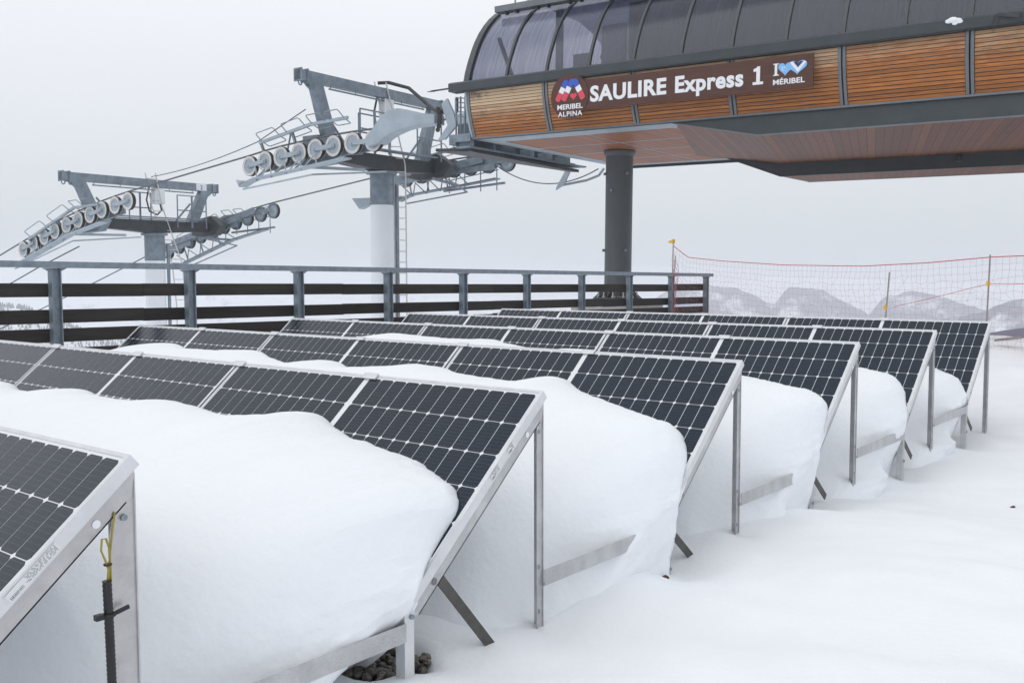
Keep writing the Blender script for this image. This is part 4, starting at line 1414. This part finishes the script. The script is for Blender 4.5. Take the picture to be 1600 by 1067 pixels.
plate_poly("emblem_heart", heart(su(4.725), sz(3.650), .22, .20), MS["light_blue"], -.006, .005, sign)
plate_poly("emblem_curl", [(su(4.70) + .03 * math.cos(a), sz(3.665) + .03 * math.sin(a)) for a in np.linspace(.3, 5, 12)] + [(su(4.70) + .02 * math.cos(a), sz(3.665) + .02 * math.sin(a)) for a in np.linspace(5, .3, 12)], MS["white"], -.0075, .0014, sign)
plate_poly("emblem_heart", heart(su(4.915), sz(3.655), .30, .215), MS["light_blue"], -.0085, .0024, sign)
plate_poly("emblem_chevron", [(su(4.795), sz(3.745)), (su(4.845), sz(3.755)), (su(4.925), sz(3.655)), (su(5.02), sz(3.755)), (su(5.055), sz(3.735)), (su(4.925), sz(3.585))], MS["white"], -.0105, .0018, sign)
plate_poly("emblem_peak", [(su(4.855), sz(3.745)), (su(4.925), sz(3.662)), (su(5.005), sz(3.745)), (su(4.96), sz(3.752)), (su(4.925), sz(3.725)), (su(4.89), sz(3.752))], MS["navy"], -.0115, .0008, sign)


def slanted_bar(x_top, z_top, x_bot, z_bot, w, name):
    """round-ended ski-like bar: blue tip, white waist, red foot"""
    d = Vector((x_bot - x_top, z_bot - z_top)); L_ = d.length; d.normalize(); n = Vector((-d.y, d.x))
    def pt(s, o): return (x_top + d.x * s + n.x * o, z_top + d.y * s + n.y * o)
    cuts = [0, .36, .62, 1]
    for i, m_ in enumerate((MS["blue"], MS["white"], MS["red"])):
        a, c = cuts[i] * L_, cuts[i + 1] * L_ - .004
        if i == 0:
            pts = [pt(a + w / 2 - w / 2 * math.cos(q), -w / 2 * math.sin(q)) for q in np.linspace(-math.pi / 2, math.pi / 2, 9)] + [pt(c, -w / 2), pt(c, w / 2)]
        elif i == 2:
            pts = [pt(a, w / 2), pt(a, -w / 2)] + [pt(c - w / 4 + w / 4 * math.cos(q), w / 2 * math.sin(q)) for q in np.linspace(-math.pi / 2, math.pi / 2, 9)]
        else:
            pts = [pt(a, w / 2), pt(a, -w / 2), pt(c, -w / 2), pt(c, w / 2)]
        plate_poly("emblem_bar", pts, m_, name, .004, sign)


slanted_bar(su(.775), sz(3.89), su(.575), sz(3.525), .10, -.0165)
slanted_bar(su(.90), sz(3.895), su(.70), sz(3.525), .105, -.0165)
slanted_bar(su(.925), sz(3.895), su(1.125), sz(3.525), .105, -.0215)
plate_poly("emblem_heart", heart(su(.915), sz(3.585), .135, .125), MS["red"], -.0165, .004, sign)

# ------------------------------------------------------------------ lift towers
VLINE = 0.5
GAUGE = 2.6
SH_R = 0.245


def tower(uT, label, near, zc, zg, extra):
    base = OS + E1 * uT + E2 * VLINE
    T = empty("lift_tower", (base.x, base.y, 1.0), (0, 0, ANG))
    tag(T, label, "lift tower", "lift towers left of the station")
    st_, pale = MS["galv_tower"], MS["galv_pale"]
    ztop = zc - .25
    m = MB(); m.lathe([(.36, -14), (.30, ztop - .85)], (0, 0, 0), (0, 0, 1), 32); m.build("mast", MS["white_paint"], T, smooth=40)
    m = MB(); m.lathe([(.305, ztop - .85), (.305, ztop - .06), (.40, ztop - .06), (.40, ztop)], (0, 0, 0), (0, 0, 1), 32); head = m.build("mast_head", st_, T, smooth=40)
    # cross arm: tapered box girder
    m = MB()
    for s_ in (-1, 1):
        m.bar((0, 0, ztop + .20), (0, s_ * 2.25, zc + .02), .46, .40, (0, 0, 1), w2=.34, h2=.26)
    m.build("cross_arm", MS["dark_steel"], T)
    for s_ in (-1, 1):
        m = MB()
        m.prism([(-.75, s_ * 1.95, zc - .16 - .05), (-.30, s_ * 1.95, zc + .30), (.25, s_ * 1.95, zc + .38), (.75, s_ * 1.95, zc + .05), (.45, s_ * 1.95, zc - .25), (-.35, s_ * 1.95, zc - .30)], None, (0, s_ * .26, 0))
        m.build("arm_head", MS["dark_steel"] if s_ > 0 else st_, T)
    # lifting gantry
    vn, vf = extra["beam"]
    m = MB(); m.bar((0, vn, zg), (0, vf, zg), .20, .24)
    for v in (vn + .02, vn + .22, vf - .02, vf - .22):
        m.box((-.13, v - .02, zg - .15), (.13, v + .02, zg + .15))
    gb_ = m.build("gantry_beam", st_, T)
    for v in (vn + .08, vn + .30, vf - .08, vf - .30):
        lg = MB(); lg.tube([(0, v + .055 * math.cos(a), zg - .17 + .06 * math.sin(a)) for a in np.linspace(0, 6.283, 11)[:-1]], .018, 6, closed=True); lg.build("lifting_lug", st_, gb_)
    pg = MB(); pg.tube([(.06, vn + .95, zg - .20), (.06, vf - .95, zg - .20)], .022, 6)
    for v in np.linspace(vn + 1.0, vf - 1.0, 5):
        pg.tube([(.06, v, zg - .20), (.06, v, zg - .12)], .012, 6)
    pg.build("cable_pipe", st_, gb_)
    for s_, vt in ((-1, vn + .55), (1, vf - .50)):
        m = MB(); vb = vt - s_ * .55
        m.bar((0, vt, zg - .10), (0, vb, zc + .05), .20, .30, (0, 1, 0), w2=.22, h2=.34)
        m.prism([(-.09, vt + s_ * .32, zg - .12), (-.09, vt - s_ * .12, zg - .12), (-.09, vt - s_ * .03, zg - .42), (-.09, vt + s_ * .10, zg - .28)], None, (.18, 0, 0))
        m.build("gantry_leg", st_, T)
        # stay from the leg to the cross arm
        m = MB(); m.tube([(0, vb, zc + .75), (0, vb - s_ * .62, zc + .12)], .03, 6); m.build("stay", st_, T)
    # sheave trains, one on each side
    for s_ in (-1, 1):
        vt = s_ * GAUGE
        outer = -1                       # faces that look at the camera
        tr = MB()
        off = vt + (.15 if s_ < 0 else -.16)
        fs = 1 if s_ < 0 else -1
        for (ua, za), (ub, zb) in zip(near[:-1], near[1:]):
            tr.bar((ua, off, za + (0 if s_ < 0 else .04)), (ub, off, zb + (0 if s_ < 0 else .04)), .035, .10 if s_ < 0 else .12)
        # second level beams below
        n2 = len(near)
        for i in range(0, n2 - 3, 4):
            (ua, za), (ub, zb) = near[i], near[min(i + 3, n2 - 1)]
            tr.bar((ua + .25, off + fs * .07, (za * .85 + zb * .15) - .10), (ub - .25, off + fs * .07, (zb * .85 + za * .15) - .10), .05, .16)
        (ua, za), (um, zm), (ub, zb) = near[1], near[n2 // 2], near[-2]
        tr.bar((ua, off + fs * .12, za - .12 * fs), (um, off + fs * .12, zm - .02 * fs), .06, .20); tr.bar((um, off + fs * .12, zm - .02 * fs), (ub, off + fs * .12, zb - .12 * fs), .06, .20)
        train = tr.build("sheave_beam", st_, T)
        for i, (u, z) in enumerate(near):
            o = link("sheave", CACHE["tyre"], T, (u, vt, z))
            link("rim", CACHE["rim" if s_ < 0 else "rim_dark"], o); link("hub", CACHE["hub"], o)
        # rocker plates joining the sheaves in pairs
        for i in range(0, n2 - 1, 2):
            (ua, za), (ub, zb) = near[i], near[i + 1]
            m = MB(); d = Vector((ub - ua, 0, zb - za))
            a = Vector((ua, vt - fs * .085, za)); c = Vector((ub, vt - fs * .085, zb))
            m.bar(a - d * .10, a + d * .5, .018, .075, h2=.11); m.bar(a + d * .5, c + d * .10, .018, .11, h2=.075)
            m.lathe([(.022, 0), (.022, -.02)], a + Vector((0, -.009, 0)), (0, 1, 0), 10); m.lathe([(.022, 0), (.022, -.02)], c + Vector((0, -.009, 0)), (0, 1, 0), 10)
            mid = (a + c) / 2
            m.box((mid.x - .05, min(mid.y, mid.y + fs * .26), mid.z - .05), (mid.x + .05, max(mid.y, mid.y + fs * .26), mid.z + .05))
            m.build("rocker_plate", pale, T)
        # rope catcher and walkway below the train
        w = MB()
        (ua, za), (ub, zb) = near[0], near[-1]
        vo = vt + s_ * .30
        sl_ = (near[n2 // 2][1] - za) / (near[n2 // 2][0] - ua)
        um, zm = near[n2 // 2][0], near[n2 // 2][1]
        pts_w = [(ua + .05, vo, za - .48), (ua + .55, vo, za - .36), (um, vo, zm - .44), (um + (ub - um) * .7, vo, zm - .34 + (zb - zm) * .5)]
        for p0, p1 in zip(pts_w[:-1], pts_w[1:]):
            w.bar(p0, p1, .26, .035)
        w.prism([(ua - .05, vo - .13, za - .36), (ua + .30, vo - .13, za - .44), (ua + .05, vo - .13, za - .54)], None, (0, .26, 0))
        for f in (.22, .5, .8):
            uu = ua + (um - ua) * f; zz = za + (zm - za) * f
            w.bar((uu, vo, zz - .42), (uu + .10, vt + .08, zz - .05), .03, .05)
        w.bar((um - .1, vo, zm - .42), (um + .3, s_ * 1.3, zc - .35), .05, .07)
        for q in range(9):
            f0, f1 = q / 9, (q + 1) / 9
            ptop = lambda f: (ua + .3 + (um - ua) * f, vt + .10 * s_, za + (zm - za) * f - .10)
            pbot = lambda f: (ua + .3 + (um - ua) * f, vo, za + (zm - za) * f - .44)
            w.tube([pbot(f0), ptop(f1)] if q % 2 else [ptop(f0), pbot(f1)], .016, 5)
        w.tube([(ua + .2, vo + .12 * s_, za - .60), (um + .2, vo + .05 * s_, zm - .62), (um + .9, s_ * 1.2, zc - .42)], .022, 6)
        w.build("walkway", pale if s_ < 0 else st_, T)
        hnd = MB()
        for zz in (.30, .62):
            hnd.tube([(ub - 2.3, vo + .12 * s_, zb - .62 + zz), (ub - .6, vo + .12 * s_, zb - .42 + zz)], .015, 5)
        for q in range(4):
            hnd.tube([(ub - 2.3 + q * .55, vo + .12 * s_, zb - .68), (ub - 2.3 + q * .55, vo + .12 * s_, zb + q * .027)], .016, 5)
        hnd.tube([(ub - 2.4, vo, zb - .62), (ub - .3, vo, zb - .50)], .035, 6)
        if s_ > 0:
            hnd.build("walkway_rail", st_, T)
        # upper maintenance rail with hoops
        h = MB()
        hts = extra["rail_h"]
        pu = [(ua + .45, za + hts), (um - .1, zm + hts + .05), (um + 1.1, zm + hts + .10)]
        for (u0, z0), (u1, z1) in zip(pu[:-1], pu[1:]):
            h.bar((u0, vt + s_ * .10, z0), (u1, vt + s_ * .10, z1), .06, .07)
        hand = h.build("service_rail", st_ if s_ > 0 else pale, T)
        for (u0, z0), (u1, z1) in zip(pu[:-1], pu[1:]):
            L_ = math.hypot(u1 - u0, z1 - z0)
            nh = 2
            for j in range(nh):
                for sg in (-1, 1):
                    f0 = (j + .12) / nh; f1 = (j + .82) / nh
                    A = Vector((u0 + (u1 - u0) * f0, vt + s_ * .10, z0 + (z1 - z0) * f0)); B_ = Vector((u0 + (u1 - u0) * f1, vt + s_ * .10, z0 + (z1 - z0) * f1))
                    n_ = Vector((0, .22 * sg, .17 * (1 if sg < 0 else -.5)))
                    hp = MB(); hp.tube([A, A + n_ * .85, A + n_ + (B_ - A) * .05, B_ + n_ - (B_ - A) * .05, B_ + n_ * .85, B_], .013, 5)
                    hp.build("hoop", MS["galv"], hand)
        for f in (.0, .62):
            u0 = pu[0][0] + (pu[1][0] - pu[0][0]) * f + .05; z0 = pu[0][1] + (pu[1][1] - pu[0][1]) * f
            m = MB(); m.bar((u0, vt + s_ * .10, z0), (u0, vt + .12, z0 - hts + .02), .05, .06, (1, 0, 0)); m.build("rail_post", st_, T)
            if f:
                m = MB(); m.tube([(u0 - .03, vt + s_ * .1, z0 - .02), (u0 - .45, vt + .12, z0 - hts - .05)], .022, 6); m.build("rail_brace", st_, T)
    # platform railings on the cross arm
    for (va, vb, u_, zp) in extra["frames"]:
        m = MB()
        z0, z1 = zc + zp, zc + zp + .92
        for z in (z0 + .45, z1):
            m.tube([(u_, va, z), (u_, vb, z)], .020, 6)
        for v in np.linspace(va, vb, 3):
            m.tube([(u_, v, z0 - .1), (u_, v, z1)], .022 if v != (va + vb) / 2 else .034, 6)
        m.build("platform_rail", st_, T)
    m = MB(); m.box((-.62, -1.55, zc + .21), (-.30, 1.55, zc + .235)); m.box((.30, -1.55, zc + .21), (.62, 1.55, zc + .235)); m.build("platform", st_, T)
    # ladder up the mast, bending to the gantry
    pl = extra["ladder"]
    lad = MB()
    for s2 in (-.15, .15):
        lad.tube([(u + s2 * .6, v + s2 * .8, z) for u, v, z in pl], .019, 6)
    ladder = lad.build("ladder", MS["liner"], T)
    rg = MB()
    for (p, q_) in zip(pl[:-1], pl[1:]):
        p, q_ = Vector(p), Vector(q_)
        n_ = max(1, int((q_ - p).length / .28))
        for i in range(n_):
            c = p.lerp(q_, (i + .5) / n_)
            if c.z > -3:
                r1 = MB(); r1.tube([c + Vector((-.09, -.12, 0)), c + Vector((.09, .12, 0))], .013, 5); r1.build("rung", MS["liner"], ladder)
    sg_ = MB(); sg_.bar((.22, .33, -13), (.22, .33, ztop - .3), .09, .05, (1, 0, 0)); sg_.build("cable_duct", st_, T)
    # control box with hose
    bx = MB(); bx.box((-.12, extra["box"] - .17, zg - .62), (.10, extra["box"] + .17, zg - .14)); bx.build("control_box", MS["white_paint"], T)
    hs = MB()
    v0 = extra["box"]
    hs.tube([(-.1, v0 - .25, zg - .1), (-.15, v0 - .32, zg - .5), (-.16, v0 - .22, zg - .85), (-.14, v0 + .05, zg - .95), (-.1, v0 + .18, zg - .80), (-.05, v0 + .1, zg - .6)], .028, 6)
    hs.build("hose", MS["cable"], T)
    return T


CACHE = {}
_t = MB(); _t.lathe([(.19, -.045), (.215, -.05), (SH_R, -.045), (SH_R, -.018), (SH_R - .025, 0), (SH_R, .018), (SH_R, .045), (.19, .05)], (0, 0, 0), (0, 1, 0), 28, cap=False)
CACHE["tyre"] = _t.mesh("sheave", MS["rubber"], smooth=50)
_r = MB(); _r.lathe([(.175, -.048), (.20, -.062), (.238, -.062), (SH_R - .003, -.050)], (0, 0, 0), (0, 1, 0), 28, cap=False)
_r.lathe([(.175, .048), (.20, .062), (.238, .062), (SH_R - .003, .050)], (0, 0, 0), (0, 1, 0), 28, cap=False)
CACHE["rim"] = _r.mesh("rim", MS["liner"], smooth=40)
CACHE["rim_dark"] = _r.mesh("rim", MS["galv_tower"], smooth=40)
_h = MB(); _h.lathe([(.178, -.040), (.06, -.035), (.055, -.07), (.0, -.07)], (0, 0, 0), (0, 1, 0), 24, cap=False); _h.lathe([(.178, .040), (.0, .045)], (0, 0, 0), (0, 1, 0), 24, cap=False)
CACHE["hub"] = _h.mesh("hub", MS["galv_pale"], smooth=40)

NEAR1 = [(-1.96, 3.12), (-1.40, 3.20), (-.83, 3.265), (-.22, 3.315), (.33, 3.36), (.91, 3.39), (1.51, 3.41), (2.14, 3.42)]
NEAR2 = [(-2.86, 1.25), (-2.26, 1.43), (-1.66, 1.60), (-1.07, 1.765), (-.45, 1.92), (.15, 2.055), (.75, 2.18), (1.33, 2.295), (1.96, 2.40), (2.57, 2.49)]
T1 = tower(-7.13, "nearer lift tower with white mast, joined to the left end of the station", NEAR1, 3.33, 5.08,
           dict(beam=(-2.85, 2.60), rail_h=.52, frames=((-1.15, -.10, .35, .25), (-.35, .85, -.45, .32), (.9, 1.9, .45, .25)),
                ladder=[(.27, .40, -13), (.27, .40, 2.9), (.27, .38, 3.3), (.0, -.02, 5.35)], box=.22))
T2 = tower(-16.67, "farther lift tower at the left edge, ten sheaves in a sloping row", NEAR2, 2.00, 3.30,
           dict(beam=(-3.05, 2.42), rail_h=.30, frames=((-.55, .22, -.45, .12), (.62, 1.72, .35, .05)),
                ladder=[(.30, .75, -13), (.30, .72, -.5), (.30, .60, .8), (.1, .05, 2.6), (.05, -.12, 3.62)], box=.18))
# number plate on the farther tower's gantry
plt = MB(); plt.box((.101, 1.55, 3.20), (.106, 1.95, 3.415)); num_plate = plt.build("number_plate", MS["white_paint"], T2)


def local_text(parent, body, loc, rotz, height, mtl, fat=.02):
    cu = bpy.data.curves.new("number", 'FONT'); cu.body = body; cu.size = height / .729; cu.offset = fat * height; cu.extrude = .001
    tmp = bpy.data.objects.new("tmp_text", cu); COL.objects.link(tmp)
    bpy.context.view_layer.update()
    me = bpy.data.meshes.new_from_object(tmp.evaluated_get(bpy.context.evaluated_depsgraph_get()))
    bpy.data.objects.remove(tmp)
    me.materials.clear(); me.materials.append(mtl)
    return link("number", me, parent, loc, (R(90), 0, rotz))


local_text(num_plate, "2", (.108, 1.70, 3.235), R(90), .14, MS["blue"], .02)
# curved cover that leads the rope from the nearer tower into the station
cv = MB()
UT = 7.13
cvp = [(-5.13, 3.40), (-4.90, 3.62), (-4.70, 3.82), (-4.55, 3.93), (-4.42, 3.995), (-4.27, 4.02), (-4.11, 4.02), (-3.85, 3.96), (-3.61, 3.885), (-3.35, 3.835), (-3.12, 3.80), (-3.12, 3.61), (-3.45, 3.615), (-3.79, 3.61), (-4.05, 3.58), (-4.34, 3.51), (-4.55, 3.43), (-4.71, 3.33), (-5.0, 3.28)]
cv.prism([(u + UT, -GAUGE - .20, z) for u, z in cvp], None, (0, .34, 0))
cv.build("guide_cover", MS["galv_pale"], T1)
hs = MB(); hs.tube([Vector((-.1, .0, 5.34)), Vector((.1, .2, 5.36)), Vector((.6, .4, 5.20)), Vector((1.3, .3, 4.7)), Vector((2.3, -.4, 4.25)), Vector((3.2, -1.6, 4.02)), Vector((3.9, -2.4, 3.92))], .045, 8)
hs.build("hose", MS["cable"], T1)
mb_ = MB(); mb_.box((-.55, -2.2, 3.46), (-.05, -1.75, 3.78)); mb_.lathe([(.07, 0), (.07, -.02)], (-.38, -2.2, 3.63), (0, 1, 0), 14); mb_.build("terminal_box", MS["galv_tower"], T1)
gd = MB(); gd.prism([(-.72, -.36, 2.42), (-.20, -.20, 2.42), (-.20, -.20, 2.30), (-.52, -.30, 2.14)], None, (0, .20, 0)); gd.build("step_bracket", MS["galv_pale"], T1)

# ------------------------------------------------------------------ ropes
def rope(name, label, pts, r, mtl=None):
    b_ = MB()
    P = []
    for (u, v, z) in pts:
        w = OS + E1 * u + E2 * v
        P.append((w.x, w.y, z + 1.0))
    b_.tube(P, r, 8)
    ob = b_.build(name, mtl or MS["wire_rope"], None, smooth=True)
    tag(ob, label, "cable", "ropes and cables of the lift")
    return ob


def over(near, uT):
    return [(u + uT, z + SH_R + .02) for u, z in near]


for s_, lab in ((-1, "thick steel haul rope over the sheaves facing the camera"), (1, "thick steel haul rope over the far side sheaves")):
    v = VLINE + s_ * GAUGE
    line = over(NEAR2, -16.67) + over(NEAR1, -7.13)
    u0, z0 = line[0]
    pre = [(u0 - d, z0 - .30 * d + .0009 * d * d) for d in (60, 30, 15, 6, 2)]
    post = [(-3.5, 3.70), (-1.2, 3.72)]
    rope("haul_rope", lab, [(u, v, z) for u, z in pre + line + post], .023)
P_a, P_b = (-16.6, VLINE - .1, 3.50), (-9.0, -1.95, 3.72)
rope("signal_cable", "thin signal cable strung between the two lift towers", [tuple(P_a[i] + (P_b[i] - P_a[i]) * t - (.10 * 4 * t * (1 - t) if i == 2 else 0) for i in range(3)) for t in np.linspace(0, 1, 12)] + [(-7.3, -1.95, 4.35)], .012, MS["cable"])
rope("signal_cable", "thin cable dropping to the left below the farther tower", [(-16.9, -1.9, 1.30), (-18.78, -2.1, .69), (-20.27, -2.1, .24), (-26, -2.1, -1.4), (-45, -2.1, -6.5)], .018, MS["cable"])

# ------------------------------------------------------------------ safety net
net_line = [(-6.45, 12.15, 1.95), (-6.10, 12.05, 1.74), (-5.3, 11.75, 1.665), (-4.0, 11.3, 1.585), (-2.6, 10.75, 1.555), (-1.6, 10.35, 1.590), (-.78, 10.07, 1.650), (1.0, 9.6, 1.70), (3.2, 9.1, 1.80)]
NLp = np.array(net_line)
netT = empty("safety_net", (-6.45, 12.15, 0))
tag(netT, "red safety net hung on thin poles along the edge at right", "safety net")
nseg = np.r_[0, np.cumsum(np.hypot(np.diff(NLp[:, 0]), np.diff(NLp[:, 1])))]


def net_at(s):
    return np.array([np.interp(s, nseg, NLp[:, 0]), np.interp(s, nseg, NLp[:, 1]), np.interp(s, nseg, NLp[:, 2])])


off = np.array([-6.45, 12.15, 0])
NH, CELLW, CELLH = 17, .085, .085
ncol = int(nseg[-1] / CELLW)
nodes = np.zeros((ncol + 1, NH + 1, 3))
for i in range(ncol + 1):
    p = net_at(i * CELLW)
    for j in range(NH + 1):
        w_ = fbm(i * .09, j * .22, 3, 80)
        w2 = fbm(i * .11, j * .2, 3, 90)
        pin = min(1, j / 3)
        nodes[i, j] = p - off + np.array([.05 * w2 * pin + .015 * rng.normal() * pin, .10 * w_ * pin, -j * CELLH + (.035 * w_ + .010 * rng.normal()) * pin])
nb = MB()


def thin(mb, P, r):
    mb.tube([tuple(p) for p in P], r, 3)


for j in range(1, NH + 1):
    thin(nb, nodes[:, j], .0012)
for i in range(ncol + 1):
    thin(nb, nodes[i], .0012)
# net gathered at the railing end
for q in range(7):
    a = np.array([.02 + .02 * q, -.02 * q, 1.80 - .02 * q])
    thin(nb, [a + np.array([.03 * math.sin(z * 9 + q), .02 * math.cos(z * 7 + q * 2), -z]) for z in np.linspace(0, 1.35, 14)], .0035)
nb.build("netting", MS["net"], netT, recalc=False)
tr_ = MB(); tr_.tube([tuple(net_at(s) - off) for s in np.linspace(0, nseg[-1], 80)], .0065, 6); tr_.build("top_rope", MS["rope_red"], netT)
gyr = MB(); gyr.tube([(p[0] - off[0], p[1] - off[1], p[2]) for p in ((-2.05, 10.45, 1.00), (-1.4, 10.25, 1.16), (-.79, 10.05, 1.32), (.4, 9.7, 1.34))], .0035, 5); gyr.build("guy_rope", MS["rope_red"], netT)
for (p, q_) in (((-6.45, 12.15, 2.02), (-6.46, 12.14, .6)), ((-.775, 10.06, 1.68), (-.80, 10.05, .35)), ((-2.12, 10.45, 1.47), (-2.165, 10.43, .6)), ((3.0, 9.1, 1.95), (3.0, 9.1, .4))):
    m = MB(); m.tube([tuple(np.array(p) - off), tuple(np.array(q_) - off)], .010, 8); m.build("pole", MS["grey_pole"], netT)
for (p) in ((-6.45, 12.15, 2.02), (-2.16, 10.43, .99), (-.785, 10.05, 1.325)):
    m = MB(); c = np.array(p) - off
    big = p[2] > 1.9
    m.lathe([(.03, -.03), (.034, .0), (.034, .03), (.015, .045)] if big else [(.022, -.03), (.022, .03)], tuple(c), (0, 0, 1), 10)
    if big:
        m.box((c[0] - .085, c[1] - .02, c[2] - .02), (c[0] - .025, c[1] + .02, c[2] + .02))
    m.build("pole_clip", MS["yellow"], netT)

# ------------------------------------------------------------------ snowy mound with a timber end and dry twigs, far right
mx_, my_ = np.meshgrid(np.linspace(-1, 1, 60), np.linspace(-1, 1, 44), indexing="ij")
rr_ = np.sqrt(mx_ ** 2 + my_ ** 2)
mz = .20 * np.clip(1 - rr_ ** 2.6, -1.5, 1) + .05 * fbm(mx_ * 3, my_ * 3, 4, 33)
mound = grid_mesh("snow_mound", 1.05 + mx_ * 1.80, 10.75 + my_ * .60, .51 + mz, MS["snow"])
tag(mound, "low snowy mound at the right edge in front of the net", "snow mound")
tmb = MB(); tmb.bar((-.72, 10.24, .615), (-.42, 10.12, .665), .07, .032); tmb_o = tmb.build("timber_beam", MS["grey_pole"])
tag(tmb_o, "short grey timber end poking out of the snowy mound", "timber")
tw = empty("dry_shrub", (-.05, 9.85, .5)); tag(tw, "small bare brown shrub in the snow at the right edge", "shrub")
for i in range(16):
    a, l = rng.uniform(0, 6.28), rng.uniform(.10, .24)
    m = MB(); m.tube([(0.06 * math.cos(a * 3), .04 * math.sin(a), -.05), (.03 * math.cos(a) + .05 * math.cos(a * 3), .02 * math.sin(a), l * .5), (.12 * math.cos(a), .08 * math.sin(a), l)], [.005, .004, .002], 5)
    m.build("twig", MS["twig"], tw)

# ------------------------------------------------------------------ bits of dark debris on the snow
for (x, y, r_, lab) in ((.867, 3.87, .014, "tiny dark bit of debris lying alone on the open snow at right"), (.03, .90, .016, "small dark twig bits on the snow by the third row")):
    d_ = MB()
    z = float(ground_z(x, y))
    for q in range(3):
        ox, oy = rng.normal(0, r_ * .5, 2)
        d_.add([(ox + p[0] * r_ * .8, oy + p[1] * r_ * .55 * (1 + .3 * math.sin(p[0] * 5)), p[2] * r_ * .6 + .003) for p in iv], if_)
    o = d_.build("debris", MS["twig"], recalc=False)
    o.location = (x, y, z)
    tag(o, lab, "debris")
